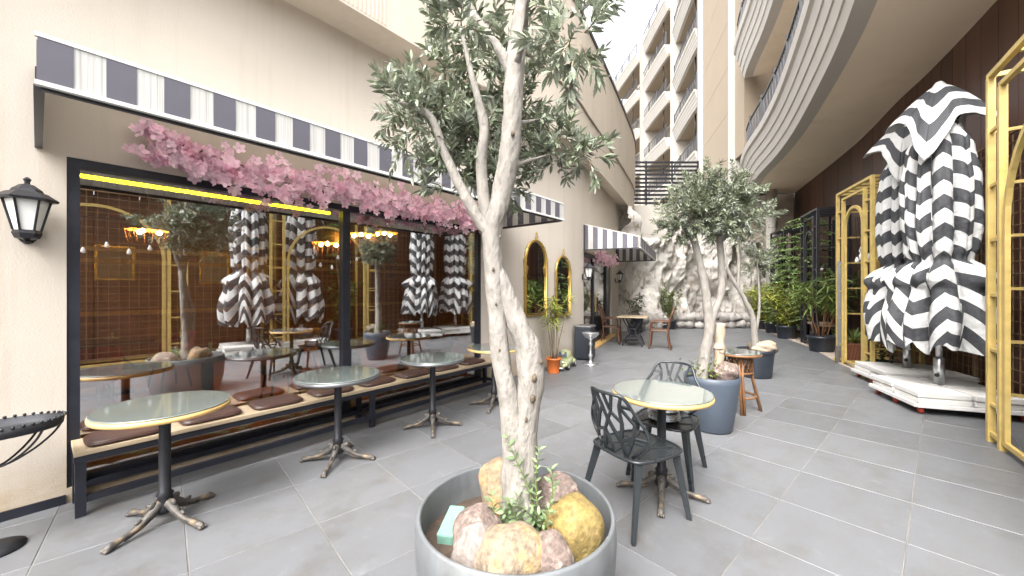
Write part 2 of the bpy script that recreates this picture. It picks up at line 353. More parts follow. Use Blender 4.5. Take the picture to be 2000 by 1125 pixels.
# ------------------------------------------------------------------ cafe building
CB = (2.2, 4.02, 0)
cafe = thing('cafe_building', 'cream stucco cafe building with curved upper storey along the left', 'building', CB)
TH = .28
def strip(mb, pts, z0, z1, th=TH):
    """wall of thickness th behind the plan polyline pts"""
    for a, b in zip(pts, pts[1:]):
        t = Vector((b[0]-a[0], b[1]-a[1])).normalized(); n = Vector((-t.y, t.x))*th
        mb.prism([(a[0], a[1]), (b[0], b[1]), (b[0]+n.x, b[1]+n.y), (a[0]+n.x, a[1]+n.y)], z0, z1)
WX0, WX1, WZ0, WZ1 = .126, 4.22, .10, 2.37
DR = [(7.76, 4.215), (11.1, 5.07)]; DZ = 2.31
w = MB()
strip(w, [(-8, 4.02), (WX0, 4.02)], -.02, 4.3); strip(w, [(WX0, 4.02), (WX1, 4.02)], WZ1, 4.3); strip(w, [(WX0, 4.02), (WX1, 4.02)], -.02, WZ0)
strip(w, [(WX1, 4.02), (5.6, 4.02)], -.02, 4.3)
strip(w, [p for p in WP if p[0] <= 7.77], -.02, 4.3)
strip(w, DR, DZ, 4.3); strip(w, [DR[1], (12.3, 5.37), (12.5, 6.6), (12.5, 9)], -.02, 4.3)
w.build('wall', M['stucco'], cafe, CB)
OC = cr([(-8, 3.58), (0, 3.58), (3.5, 3.58), (5, 3.60), (6.43, 3.70), (7.45, 3.92), (8.82, 4.22), (10.04, 4.5), (11.66, 4.885), (13.38, 5.32), (14.7, 5.80), (15.4, 6.5), (15.5, 7.6), (15.2, 9)], 6)
so = MB()
for a, b in zip(OC, OC[1:]): so.prism([(a[0], a[1]), (b[0], b[1]), (b[0], b[1]+4.5), (a[0], a[1]+4.5)] if b[0] > a[0]+.02 else [(a[0], a[1]), (b[0], b[1]), (b[0]-2, b[1]), (a[0]-2, a[1])], 4.22, 4.30)
so.build('soffit', M['stucco_up'], cafe, CB)
def band(pts, off, z0, z1, name, m, th=.2):
    q = []
    for i, p in enumerate(pts):
        a = pts[max(i-1, 0)]; b = pts[min(i+1, len(pts)-1)]; t = Vector((b[0]-a[0], b[1]-a[1])).normalized()
        q.append((p[0]+t.y*off, p[1]-t.x*off, t))
    s = MB(); n = len(q); b0 = len(s.v)
    for x, y, t in q:
        for (dx, z) in ((0, z0), (0, z1), (th, z1), (th, z0)): s.v.append((x-t.y*dx, y+t.x*dx, z))
    for i in range(n-1):
        for k in range(4):
            k2 = (k+1) % 4; s.f.append((i*4+k, (i+1)*4+k, (i+1)*4+k2, i*4+k2)); s.sm.append(False)
    s.f.append((0, 1, 2, 3)); s.sm.append(False); s.f.append(((n-1)*4+3, (n-1)*4+2, (n-1)*4+1, (n-1)*4)); s.sm.append(False)
    return s.build(name, m, cafe, CB)
band(OC, .002, 4.20, 5.09, 'upper_band', M['stucco_up'])
band(OC, -.05, 5.08, 5.13, 'shadow_gap', M['stucco_up'])
band(OC, .035, 5.12, 6.86, 'parapet_wall', M['stucco_up'])
band(OC, .06, 6.86, 6.95, 'coping', M['navy'], .34)
sk = MB(); strip(sk, [(-8, 4.006), (WX0-.004, 4.006)], 0, .062, .01); sk.build('skirting', M['navy'], cafe, CB)
# thin fluted strips on the upper band
for k in range(14):
    x = 1.70 + k*.045; MB().bx(x, x+.022, 3.5725, 3.577, 4.23, 5.07).build('flute', M['stucco_up'], cafe, CB)

# shop window: frame, mullion, panes
wf = MB(); FY0, FY1 = 4.03, 4.11; fw_ = .062
wf.bx(WX0, WX0+fw_, FY0, FY1, WZ0, WZ1); wf.bx(WX1-fw_, WX1, FY0, FY1, WZ0, WZ1); wf.bx(WX0+fw_, WX1-fw_, FY0, FY1, WZ1-fw_, WZ1); wf.bx(WX0+fw_, WX1-fw_, FY0, FY1, WZ0, WZ0+fw_)
win = wf.build('window', M['navy'], cafe, CB)
MB().bx(2.075, 2.155, FY0-.004, FY1+.004, WZ0+fw_, WZ1-fw_).build('mullion', M['navy'], win, CB)
for x0, x1 in ((WX0+fw_, 2.075), (2.155, WX1-fw_)):
    MB().bx(x0-.004, x1+.004, 4.066, 4.074, WZ0+fw_-.004, WZ1-fw_+.004).build('pane', M['win_glass'], win, CB)
# door front
dt = Vector((DR[1][0]-DR[0][0], DR[1][1]-DR[0][1], 0)); DL = dt.length; dt.normalize(); dn = Vector((-dt.y, dt.x, 0)); D0 = Vector((*DR[0], 0))
DRZ = atan2(dt.y, dt.x)
def dbox(s0, s1, y0, y1, z0, z1):
    c = D0 + dt*(s0+s1)/2 + dn*(y0+y1)/2; return MB().box((c.x, c.y, (z0+z1)/2), (s1-s0, y1-y0, z1-z0), DRZ)
df = dbox(0, .08, .06, .14, 0, DZ)
for q in ((DL-.55, DL-.01, .05, .15, 0, DZ), (.08, DL-.55, .06, .14, DZ-.09, DZ), (.08, DL-.55, .06, .14, .06, .14), (1.25, 1.33, .058, .142, .14, DZ-.09)):
    c = dbox(*q); b = len(df.v); df.v += c.v; df.f += [tuple(i+b for i in f) for f in c.f]; df.sm += c.sm
door = df.build('door', M['black_steel'], cafe, CB)
dbox(.08, 1.25, .095, .105, .14, DZ-.09).build('pane', M['door_glass'], door, CB); dbox(1.33, DL-.55, .095, .105, .14, DZ-.09).build('pane', M['door_glass'], door, CB)
dbox(1.37, 1.40, .02, .05, .85, 1.35).build('handle', M['gold'], door, CB)
dbox(-.02, DL+.05, -.14, .3, .002, .055).build('door_sill', M['wood_rim'], cafe, CB, bevel=.006)
dbox(-.3, DL+.3, 2.5, 2.6, 0, 2.6).build('inner_wall', M['brown_dark'], cafe, CB)

# room behind the window
MB().bx(-3, 7.2, 4.29, 9.6, -.02, .03).build('room_floor', M['parquet'], cafe, CB)
MB().bx(-3, 7.2, 9.6, 9.75, 0, 3.0).build('room_back_wall', M['wood_wall'], cafe, CB)
MB().bx(-3.1, -3, 4.3, 9.75, 0, 3.0).build('room_side_wall', M['wood_wall'], cafe, CB); MB().bx(7.2, 7.3, 4.45, 9.75, 0, 3.0).build('room_side_wall', M['wood_wall'], cafe, CB)
MB().bx(-3, 7.2, 4.3, 9.6, 3.0, 3.1).build('room_ceiling', M['brown_dark'], cafe, CB)
# patterned floor strips: pale zigzag inlay tiles
zz = MB().box((0, 0, .003), (.30, .075, .006)).mesh('inlay', M['white'])
n_in = 0
for i in range(26):
    for j in range(5):
        x = .2 + i*.30; y = 4.42 + j*.30
        if n_in < 250 and x < 5.2: inst('inlay', zz, cafe, Matrix.Translation((x-CB[0], y-CB[1], .031)) @ Matrix.Rotation(radians(45 if (i+j) % 2 else -45), 4, 'Z')); n_in += 1
# wooden wainscot ledges on the back wall
for z in (1.0, 1.9, 2.1): MB().bx(-2.9, 7.1, 9.52, 9.6, z, z+.07).build('wall_rail', M['wood_rim'], cafe, CB)

for k, (x, z, w_, h_) in enumerate(((2.0, 1.55, .5, .65), (2.8, 1.6, .4, .5), (2.75, 2.3, .35, .3), (3.5, 1.5, .55, .7), (5.2, 1.6, .5, .6), (6.1, 1.7, .4, .55), (.6, 1.6, .5, .6), (-.4, 1.6, .45, .6))):
    f_ = MB().bx(x, x+w_, 9.55, 9.598, z, z+h_).build('picture_frame', M['gold'], cafe, CB); MB().bx(x+.04, x+w_-.04, 9.54, 9.549, z+.04, z+h_-.04).build('picture', M[('cream', 'wood_rim', 'pot_slate')[k % 3]], f_, CB)
# ------------------------------------------------------------------ awnings
def awning(name, label, P0, rz, length, n_st, group, zb=2.41, dep=1.21, zo=.22, zw=.52):
    """local: x along the wall, -y outwards, wall plane y=0"""
    t = thing(name, label, 'awning', (P0[0], P0[1], zb), rz, group)
    MB().slab([(0, -dep, zo), (length, -dep, zo), (length, 0, zw), (0, 0, zw)], (0, 0, .012)).build('roof_sheet', M['aw_roof'], t)
    v = MB().bx(0, length, -dep-.012, -dep, .012, zo-.006).build('valance', M['aw_white'], t)
    e = MB(); e.bx(-.008, length+.008, -dep-.022, -dep+.008, -.008, .012); e.bx(-.008, length+.008, -dep-.018, -dep+.004, zo-.006, zo+.012); e.build('edge_trim', M['white'], t)
    MB().bx(.01, length-.01, -dep+.009, -dep+.035, -.02, .008).build('front_rail', M['black_steel'], t)
    w = length/n_st
    sm = MB().bx(0, w, -.004, 0, .014, zo-.008).mesh('stripe', M['aw_grey'])
    for k in range(0, n_st, 2): inst('stripe', sm, t, Matrix.Translation((k*w, -dep-.012, 0)))
    for x, dx in ((0, .01), (length-.01, .01)):
        side = MB().slab([(x, -dep+.036, .008), (x, -.002, .008), (x, -.002, zw-.004), (x, -dep+.036, zo)], (dx, 0, 0)).build('side_panel', M['aw_white'], t)
        ns = 11; ww = (dep-.04)/ns
        for k in range(0, ns, 2):
            y0 = -dep+.037+k*ww; y1 = y0+ww; h = lambda y: lerp(zo, zw, (y+dep)/dep)-.012
            for sgn in (-1, 1):
                xx = x-.003 if sgn < 0 else x+dx
                MB().slab([(xx, y0, .012), (xx, y1, .012), (xx, y1, h(y1)), (xx, y0, h(y0))], (.003, 0, 0)).build('stripe', M['aw_grey'], side)
        br = MB(); br.bx(x-.012, x+dx+.012, -dep+.036, -.004, -.02, .007); br.bar((x+.005, -.03, -.01), (x+.005, -.03, zw-.02), .03); br.build('bracket', M['black_steel'], t)
    return t
awning('awning', 'long striped awning with grey and white valance above the shop window', (0, 4.02), 0, 4.58, 42, 'striped wall awnings')
awning('awning', 'short striped awning above the dark glass door at the far end', (7.74, 4.21), DRZ, 4.2, 22, 'striped wall awnings', zb=2.33, zo=.23, zw=.58)
# dark bracket plate at the near end of the long awning belongs to it
# ------------------------------------------------------------------ pink blossom garlands
def petal_mesh():
    b = MB()
    for k in range(5):
        a = 2*pi*k/5; c, s = cos(a), sin(a); rot = lambda x, y, z: (x*c-y*s, x*s+y*c, z)
        b.face([rot(.002, 0, 0), rot(.018, -.013, .006), rot(.033, -.006, .013), rot(.033, .006, .013), rot(.018, .013, .006)])
    return b
PB = petal_mesh(); petal_me = PB.mesh('blossom', M['petal'])
def garland(name, label, org, spots, nobj, branches, group):
    t = thing(name, label, 'flowers', org, 0, group)
    rs = MB(); n = 0
    for p in spots:
        d = Vector((R.gauss(0, .7), -1.1+R.gauss(0, .35), R.gauss(-.1, .6))).normalized()
        Mx = Matrix.Translation(Vector(p)-Vector(org)) @ d.to_track_quat('Z', 'Y').to_matrix().to_4x4() @ Matrix.Rotation(R.uniform(0, 6), 4, 'Z') @ Matrix.Scale(R.uniform(.95, 1.6), 4)
        if n < nobj: inst('blossom', petal_me, t, Mx); n += 1
        else:
            b = len(rs.v); rs.v += [tuple(Mx @ Vector(q)) for q in PB.v]; rs.f += [tuple(i+b for i in f) for f in PB.f]; rs.sm += PB.sm
    if rs.v: rs.build('small_blossoms', M['petal'], t, kind='stuff')
    lv = MB()
    for _ in range(len(spots)//14):
        p = R.choice(spots); q = Vector(p)-Vector(org); d = Vector((R.gauss(0, 1), -.6, R.gauss(-.3, .7))).normalized(); s_ = d.cross(Vector((0, 0, 1))).normalized()*.011
        lv.face([q, q+d*.025+s_, q+d*.055, q+d*.025-s_])
    lv.build('leaves', M['leaf_dark'], t, kind='stuff')
    for br in branches: MB().tube([tuple(Vector(p)-Vector(org)) for p in br], .006, 5).build('branch', M['twig'], t)
    return t
spots = []
def blob(x, z, rx, rz_, n, y=3.86, ry=.10):
    for _ in range(n): spots.append((x+R.gauss(0, rx), min(3.99, y+R.uniform(-ry, ry)), z+R.gauss(0, rz_)))
x = .98
while x < 4.22:
    hz = .085 + .03*vn(x*2.1, 3, 1); zc = 2.475 + .05*vn(x*1.3, 7, 2) - .008*(x-1)
    blob(x, zc, .05, hz, int(12+5*vn(x*3, 1, 8)), 3.85, .12); x += .052
for xx, zz, r, n in ((.50, 2.66, .035, 12), (.56, 2.635, .03, 10), (.50, 2.47, .04, 12), (.60, 2.47, .04, 16), (.68, 2.58, .04, 20), (.72, 2.50, .05, 24), (.80, 2.56, .05, 26), (.80, 2.44, .05, 26), (.90, 2.50, .06, 34), (.92, 2.42, .05, 20)): blob(xx, zz, r, r*.7, n, 3.90, .06)
for k in range(9): blob(1.1+k*.36+R.uniform(-.1, .1), 2.34-R.uniform(0, .03), .035, .025, 7, 3.80, .05)
spots.sort(key=lambda p: p[1]); R.shuffle(spots); spots.sort(key=lambda p: -1 if p[1] < 3.80 else 0)
garland('blossom_garland', 'long pink artificial blossom garland hanging above the shop window', (2.4, 3.95, 2.45), spots, 280,
        [cr([(.46, 3.93, 2.67), (.7, 3.93, 2.6), (1.2, 3.9, 2.52), (2.4, 3.9, 2.48), (4.2, 3.9, 2.44)], 5), cr([(.48, 3.94, 2.47), (.8, 3.93, 2.48), (1.5, 3.9, 2.45)], 4)], 'pink blossom garlands')
spots = []
for k in range(230):
    s_ = R.uniform(.5, 2.9); p = D0 + dt*s_ - dn*R.uniform(.05, .3); spots.append((p.x, p.y, 2.22+R.gauss(0, .075)))
a_, b_ = D0 + dt*.4 - dn*.1, D0 + dt*3.0 - dn*.1
garland('blossom_garland', 'small pink blossom garland under the far striped awning', (9.3, 4.45, 2.2), spots, 20, [[(a_.x, a_.y, 2.3), ((a_.x+b_.x)/2, (a_.y+b_.y)/2, 2.24), (b_.x, b_.y, 2.28)]], 'pink blossom garlands')

# ------------------------------------------------------------------ wall lanterns
def lantern():
    t = thing('wall_lantern', '', 'lantern', (0, 0, 0))
    b = MB(); b.lathe([(.055, 0), (.055, .02)], 8, (0, 0, 0), rot=pi/8); o = b.build('wall_plate', M['black_steel'], t); o.rotation_euler = (pi/2, 0, 0); o.scale = (1, 1.35, 1)
    MB().tube(cr([(0, -.02, -.03), (0, -.08, -.07), (0, -.14, -.055), (0, -.15, -.03)], 4), .012, 6).build('arm', M['black_steel'], t)
    c = (0, -.15, 0)
    MB().lathe([(.012, -.085), (.02, -.075), (.012, -.06), (.05, -.05), (.062, -.02), (.058, 0)], 6, c).build('base_cup', M['black_steel'], t)
    MB().lathe([(.052, 0), (.092, .19)], 6, c).build('glass', M['lamp_glass'], t)
    for k in range(6):
        a = 2*pi*k/6; MB().bar((c[0]+.056*cos(a), c[1]+.056*sin(a), 0), (c[0]+.097*cos(a), c[1]+.097*sin(a), .192), .011).build('glazing_bar', M['black_steel'], t)
    MB().lathe([(.128, .185), (.132, .198), (.085, .235), (.068, .24), (.062, .255), (.03, .285), (.012, .29), (.012, .305), (.018, .318), (.006, .332)], 6, c).build('roof', M['black_steel'], t)
    return t
la = lantern(); la.location = (-.04, 4.02, 1.83); la.rotation_euler = (0, 0, 0); tag(la, 'black lantern with frosted glass on the wall left of the shop window', None, 'black wall lanterns')
p = D0 - dt*.12 - dn*.002; l2 = dup(la, (p.x, p.y, 1.72), DRZ, 'black lantern on the wall just left of the dark glass door')
p = D0 + dt*(DL+.6) - dn*.002; l3 = dup(la, (p.x, p.y, 1.72), DRZ, 'black lantern on the wall between the dark door and the rock')

# ------------------------------------------------------------------ arched mirrors
def wall_mirror(label, xc, z0, w, h, ycl):
    t = thing('wall_mirror', label, 'mirror', (xc, ycl, z0), 0, 'gold arched wall mirrors')
    r = w/2; hs = h - r*1.15
    out = [(-r, 0), (r, 0), (r, hs)] + [(r*cos(a), hs+r*1.15*sin(a)) for a in [pi*k/16 for k in range(1, 16)]] + [(-r, hs)]
    MB().slab([(x, -.012, z) for x, z in out], (0, .01, 0)).build('pane', M['mirror'], t)
    fr = [(x, -.02, z) for x, z in out]
    MB().tube(fr, .022, 8, closed=True).build('frame', M['gold'], t)
    MB().tube([(x*.9, -.026, .03 + z*.965) for x, z in out], .008, 6, closed=True).build('frame_bead', M['gold'], t)
    c = MB(); c.ring((0, -.03, h+.06), .035, .009, 'y', 14); c.ring((0, -.03, h+.13), .02, .008, 'y', 12); c.tube([(0, -.03, h), (0, -.03, h+.03)], .012, 6); c.build('crest', M['gold'], t)
    for s in (-1, 1):
        for z in (hs+.03, hs-.28, hs+r*.75):
            xx = s*r if z < hs+r*.5 else s*r*.72
            MB().ring((xx+s*.03, -.03, z), .026, .007, 'y', 10, 5, 4.6, .8).build('scroll', M['gold'], t)
        MB().slab([(s*r*.98, -.018, hs-.02), (s*r*.72, -.018, hs-.10), (s*r*.80, -.018, hs-.2), (s*r*.98, -.018, hs-.3)] if s > 0 else [(s*r*.98, -.018, hs-.3), (s*r*.80, -.018, hs-.2), (s*r*.72, -.018, hs-.10), (s*r*.98, -.018, hs-.02)], (0, -.008, 0)).build('spandrel', M['gold'], t)
    return t
wall_mirror('larger gold arched mirror on the wall beside the shop window', 5.61, .985, .66, 1.33, 4.012)
m2 = wall_mirror('smaller gold arched mirror on the wall behind the orange pot plant', 6.52, .93, .56, 1.16, 4.012); m2.rotation_euler = (0, 0, .03); m2.location.y = 4.008
# ------------------------------------------------------------------ hotel with curved balconies on the right
HB = (16, 1, 0)
hotel = thing('hotel_building', 'tall beige hotel with stacked curved white balconies on the right', 'building', HB)
for i in range(len(BW)-1):
    a, b = BW[i], BW[i+1]; t = Vector((b[0]-a[0], b[1]-a[1])); L = t.length; t.normalize(); n = Vector((t.y, -t.x))*.15
    a2 = Vector(a[:2]) + t*.006; b2 = Vector(b[:2]) - t*.006
    MB().prism([(a2.x, a2.y), (a2.x+n.x, a2.y+n.y), (b2.x+n.x, b2.y+n.y), (b2.x, b2.y)], 0, 5.15 if b[0] > 4.6 else 3.3).build('wall_panel', M['brown'], hotel, HB)
    MB().prism([(a[0]+n.x*.6, a[1]+n.y*.6), (a[0]+n.x*1.6, a[1]+n.y*1.6), (b[0]+n.x*1.6, b[1]+n.y*1.6), (b[0]+n.x*.6, b[1]+n.y*.6)], 0, 5.1 if b[0] > 4.6 else 3.25).build('wall_backing', M['brown_dark'], hotel, HB)
OS = cr([(-9, -1.6), (-4, -1.45), (0, -1.1), (3, -.76), (5, -.5), (6.58, -.30), (7.5, -.18), (8.88, .07), (11.1, .54), (13.0, 1.06), (15.1, 1.76), (17.3, 2.25)], 4)
def offset(pts, off):
    q = []
    for i, p in enumerate(pts):
        a = pts[max(i-1, 0)]; b = pts[min(i+1, len(pts)-1)]; t = Vector((b[0]-a[0], b[1]-a[1])).normalized(); q.append((p[0]-t.y*off, p[1]+t.x*off))
    return q                                  # positive = towards the lane (left of travel)
def sweep(pts, prof, name, m, parent=hotel, close_ends=True):
    """profile of (offset, z) swept along a plan polyline"""
    s = MB(); rows = [offset(pts, o) for o, z in prof]; k = len(prof)
    for i in range(len(pts)):
        for j, (o, z) in enumerate(prof): s.v.append((rows[j][i][0], rows[j][i][1], z))
    for i in range(len(pts)-1):
        for j in range(k):
            j2 = (j+1) % k; s.f.append((i*k+j, (i+1)*k+j, (i+1)*k+j2, i*k+j2)); s.sm.append(False)
    s.f.append(tuple(range(k))); s.f.append(tuple((len(pts)-1)*k + j for j in reversed(range(k)))); s.sm += [False, False]
    return s.build(name, m, parent, HB)
def plate(outer, inner, z0, z1, name, m, parent=hotel):
    s = MB(); n = len(outer)
    for i in range(n-1): s.prism([outer[i], inner[i], inner[i+1], outer[i+1]][::1], z0, z1)
    return s.build(name, m, parent, HB)
def resample(pts, n):
    d = [0]
    for a, b in zip(pts, pts[1:]): d.append(d[-1] + sqrt((b[0]-a[0])**2 + (b[1]-a[1])**2))
    out = []
    for k in range(n):
        s = d[-1]*k/(n-1); i = max(j for j in range(len(d)-1) if d[j] <= s + 1e-9); f = (s-d[i])/(d[i+1]-d[i]+1e-9)
        out.append((lerp(pts[i][0], pts[i+1][0], f), lerp(pts[i][1], pts[i+1][1], f)))
    return out
def railing(pts, z, h, name, parent, step=.16):
    s = MB(); L = resample(pts, max(3, int(sum(sqrt((b[0]-a[0])**2+(b[1]-a[1])**2) for a, b in zip(pts, pts[1:]))/step)))
    for a, b in zip(L, L[1:]):
        s.bar((a[0], a[1], z+h), (b[0], b[1], z+h), .05, .04); s.bar((a[0], a[1], z+.08), (b[0], b[1], z+.08), .03, .03)
    for i, a in enumerate(L):
        w = .07 if i % 9 == 0 else .02; s.bar((a[0], a[1], z), (a[0], a[1], z+h+(.12 if w > .05 else 0)), w)
        if i % 2 and i+1 < len(L): b = L[i+1]; s.bar((a[0], a[1], z+.12), (b[0], b[1], z+h-.06), .018)
    return s.build(name, M['black_steel'], parent, HB)
CORN = [(-.25, 0), (0, 0), (.05, .19), (.075, .20), (.12, .41), (.145, .42), (.19, .62), (.215, .63), (.26, .84), (.32, .88), (.35, 1.05), (-.25, 1.05)]
OSr = resample(OS, 60); BWr = resample([p for p in BW], 60)
ki = [i for i in range(60) if OSr[i][0] > 5.0]; OSr = [OSr[i] for i in ki]; ext = [BWr[i] for i in ki]
plate(OSr, ext, 5.15, 5.35, 'balcony_soffit', M['beige_soffit'])
b1 = sweep(OSr, [(o, z+5.148) for o, z in CORN], 'balcony_cornice', M['cream'])
railing([p for p in offset(OSr, .2) if p[0] > 6], 6.2, .85, 'railing', b1)
# second balcony level of the near bay
O2 = offset([p for p in OSr if 5.5 < p[0] < 15.6], .3); I2 = offset([p for p in OSr if 5.5 < p[0] < 15.6], -1.7)
plate(O2, I2, 8.75, 8.95, 'balcony_soffit', M['beige_soffit']); b2 = sweep(O2, [(o, z+8.748) for o, z in CORN], 'balcony_cornice', M['cream'])
railing(offset(O2, .2), 9.8, .85, 'railing', b2)
O3 = O2; plate(O3, I2, 12.3, 12.5, 'balcony_soffit', M['beige_soffit']); sweep(O3, [(o, z+12.298) for o, z in CORN], 'balcony_cornice', M['cream'])
# facade wall behind the near balconies
FW = offset([p for p in OSr if 6.5 < p[0] < 17.3], -1.5)
sweep(FW, [(0, 5.36), (0, 27), (-.3, 27), (-.3, 5.36)], 'facade_wall', M['cream'])
for x, y in ((9.3, -.75), (12.6, .05), (15.2, .85)):
    MB().box((x, y, 16.2), (.5, .5, 21.6), .25).build('pilaster', M['cream'], hotel, HB)
# end block: broad beige pilaster with white edges
def wallseg(p, q, th, z0, z1, name, m, side=1):
    t = Vector((q[0]-p[0], q[1]-p[1])).normalized(); n = Vector((t.y, -t.x))*th
    return MB().prism([p, (p[0]+n.x, p[1]+n.y), (q[0]+n.x, q[1]+n.y), q], z0, z1).build(name, m, hotel, HB)
wallseg((15.75, 2.2), (16.55, 2.62), 1.2, 6.3, 32, 'end_wall', M['beige'])
wallseg((16.5, 2.66), (17.0, 2.92), .6, 5.2, 32, 'white_pilaster', M['cream'])
for k in range(16):
    wallseg((17.0, 2.86), (20.9, 4.70), .5, 3.0+k*1.8, 4.785+k*1.8, 'facade_panel', M['beige'])
wallseg((17.05, 2.80), (20.9, 4.62), .4, 3.0, 32, 'facade_core', M['beige_soffit'])
wallseg((20.9, 4.76), (21.6, 5.10), 3, 3.0, 32, 'white_pilaster', M['cream'])
def bay(p0, p1, bulge, levels, depth=1.8):
    p0 = Vector(p0); p1 = Vector(p1); t = (p1-p0).normalized(); n = Vector((-t.y, t.x))
    out = []
    for k in range(11):
        f = k/10; q = p0.lerp(p1, f) + n*(bulge*4*f*(1-f)); out.append((q.x, q.y))
    inn = [(x - n.x*depth, y - n.y*depth) for x, y in out]
    a, b = p0 - n*(depth+.1), p1 - n*(depth+.1)
    wallseg((a.x, a.y), (b.x, b.y), .3, 3, levels[-1]+3.4, 'facade_wall', M['cream'])
    for z in levels:
        plate(out, inn, z, z+.2, 'balcony_soffit', M['beige'])
        bc = sweep(out, [(o*.8, zz*.85+z-.002) for o, zz in CORN], 'balcony_cornice', M['cream'])
        railing(offset(out, .12), z+.88, .9, 'railing', bc, .2)
    # dark window doors at the back of each balcony
    for z in levels[:-1]:
        c = p0.lerp(p1, .35) - n*(depth+.05); MB().box((c.x, c.y, z+1.4), (1.5, .1, 2.2), atan2(t.y, t.x)).build('window', M['cladding'], hotel, HB)
    for f in (.25,):
        c = p0.lerp(p1, f) - n*.2
        for z in levels[1:]: MB().tube([(c.x, c.y, z-1.5), (c.x, c.y, z-.02)], .05, 6).build('lamp_post', M['black_steel'], hotel, HB)
LV = [5.1, 8.7, 12.35, 15.95, 19.6, 23.15, 26.7]
bay((24.6, 5.75), (29.8, 8.56), .05, LV + [30.3])
bay((31.0, 9.5), (35.4, 12.9), .05, LV[:6])
bay((36.4, 13.9), (41.5, 18.8), .05, LV[:6])
wallseg((29.7, 8.7), (30.35, 9.10), 2.2, 2.0, 34, 'white_pilaster', M['cream']); wallseg((30.35, 8.9), (31.0, 9.3), 2.2, 2.0, 34, 'end_wall', M['beige'])
wallseg((35.3, 13.0), (35.85, 13.45), 2.2, 2.0, 24.6, 'white_pilaster', M['cream']); wallseg((35.85, 13.2), (36.5, 13.8), 2.2, 2.0, 24.4, 'end_wall', M['beige'])
wallseg((21.6, 5.0), (24.8, 5.9), 2.4, 2.0, 34, 'end_wall', M['beige'])

# wall under the hotel soffit at the end of the lane
CLD = [(17.75, 3.0), (18.5, .92)]
for i in range(4):
    for j in range(3):
        f0, f1 = i/4, (i+1)/4; p = [lerp(CLD[0][k], CLD[1][k], f0+.004) for k in (0, 1)]; q = [lerp(CLD[0][k], CLD[1][k], f1-.004) for k in (0, 1)]
        MB().prism([tuple(p), tuple(q), (q[0]+.2, q[1]+.05), (p[0]+.2, p[1]+.05)], 2.6+j*.85, 3.44+j*.85).build('cladding_panel', M['cladding'], hotel, HB)
MB().prism([(17.85, 3.0), (18.75, .5), (19.3, .7), (18.1, 3.1)], 0, 5.7).build('shop_front', M['brown_dark'], hotel, HB)
MB().lathe([(.17, 0), (.17, 5.16)], 20, (17.35, 1.55, 0)).build('column', M['cream'], hotel, HB)
MB().bar((17.6, 2.9, 2.35), (18.2, 1.1, 3.2), .05).build('pipe', M['steel'], hotel, HB)

# ------------------------------------------------------------------ artificial rock face with rubble foot
RC = cr([(12.1, 5.33), (12.9, 5.45), (13.7, 5.35), (14.5, 4.9), (15.3, 4.35), (16.1, 3.6), (16.8, 2.8), (17.35, 2.2), (17.9, 1.9)], 8)
RCr = resample(RC, 40)
def rockf(u, v):
    f = u*39; i = min(38, int(f)); f -= i
    x = lerp(RCr[i][0], RCr[i+1][0], f); y = lerp(RCr[i][1], RCr[i+1][1], f)
    tx, ty = RCr[i+1][0]-RCr[i][0], RCr[i+1][1]-RCr[i][1]; l = sqrt(tx*tx+ty*ty); nx, ny = ty/l, -tx/l
    top = 3.35 + .25*vn(u*7, 1, 5) + (.95 if u < .16 else 0)*(1-max(0, (u-.10)/.06) if u > .10 else 1)
    z = v*top
    A, B = u*8.5+.35*vn(u*5, z*1.1, 3), z*.62+.22*vn(u*6, z*1.3, 9)
    dd, pp = mnoise.voronoi((A, B, 2.2)); off = 0
    for k, wt in ((0, 1.0), (1, max(0, 1-(dd[1]-dd[0])/.16))):
        c = pp[k]; h = vn(c.x*3.7, c.y*3.7, c.z*3.1); tx_, ty_ = vn(c.x*2+11, c.y*2, 4), vn(c.x*2, c.y*2+17, 8)
        o_ = .75*h + 1.1*tx_*(A-c.x) + 1.0*ty_*(B-c.y); off = o_ if k == 0 else lerp(off, (off+o_)/2, wt)
    off += .22*vn(u*4, z*.7, 1.5) + .10*vn(u*16, z*1.6, 7) + .03*vn(u*45, z*4.5, 7) - .14*abs(vn(u*22, z*2.2, 4)) - .07*abs(vn(u*55, z*5, 2)) + .17
    off += .20*max(0, (z-1.8)/1.5) - .55*max(0, 1-abs(z-1.15)/.55)*max(0, vn(u*6+2, 1.3, .5)+.25)
    if v > .97: off -= .5
    return (x+nx*off, y+ny*off, z)
rk = MB(); rk.grid(rockf, 240, 90)
ro = rk.build('rock_face', M['rock'], None, (14.5, 4.6, 0)); tag(ro, 'pale folded artificial rock face closing off the end of the lane', 'rock wall')
es = ro.modifiers.new('edges', 'EDGE_SPLIT'); es.split_angle = radians(28)
rw = thing('rubble_wall', 'low rough stone rubble ledge at the foot of the rock face', 'stone wall', (15.3, 3.5, 0))
RB = resample([(13.3, 5.0), (14.1, 4.75), (14.9, 4.05), (15.6, 3.3), (16.2, 2.6), (16.75, 2.05)], 16)
for i, (x, y) in enumerate(RB):
    for j in range(2):
        r = (.26+R.uniform(-.04, .08), .24, .17+R.uniform(-.03, .05))
        MB().ball((x+R.uniform(-.06, .06), y+R.uniform(-.06, .06), .13+j*.25), r, 9, 7, .5, R.uniform(0, 50), 2).build('stone', M['rubble'], rw, (15.3, 3.5, 0))

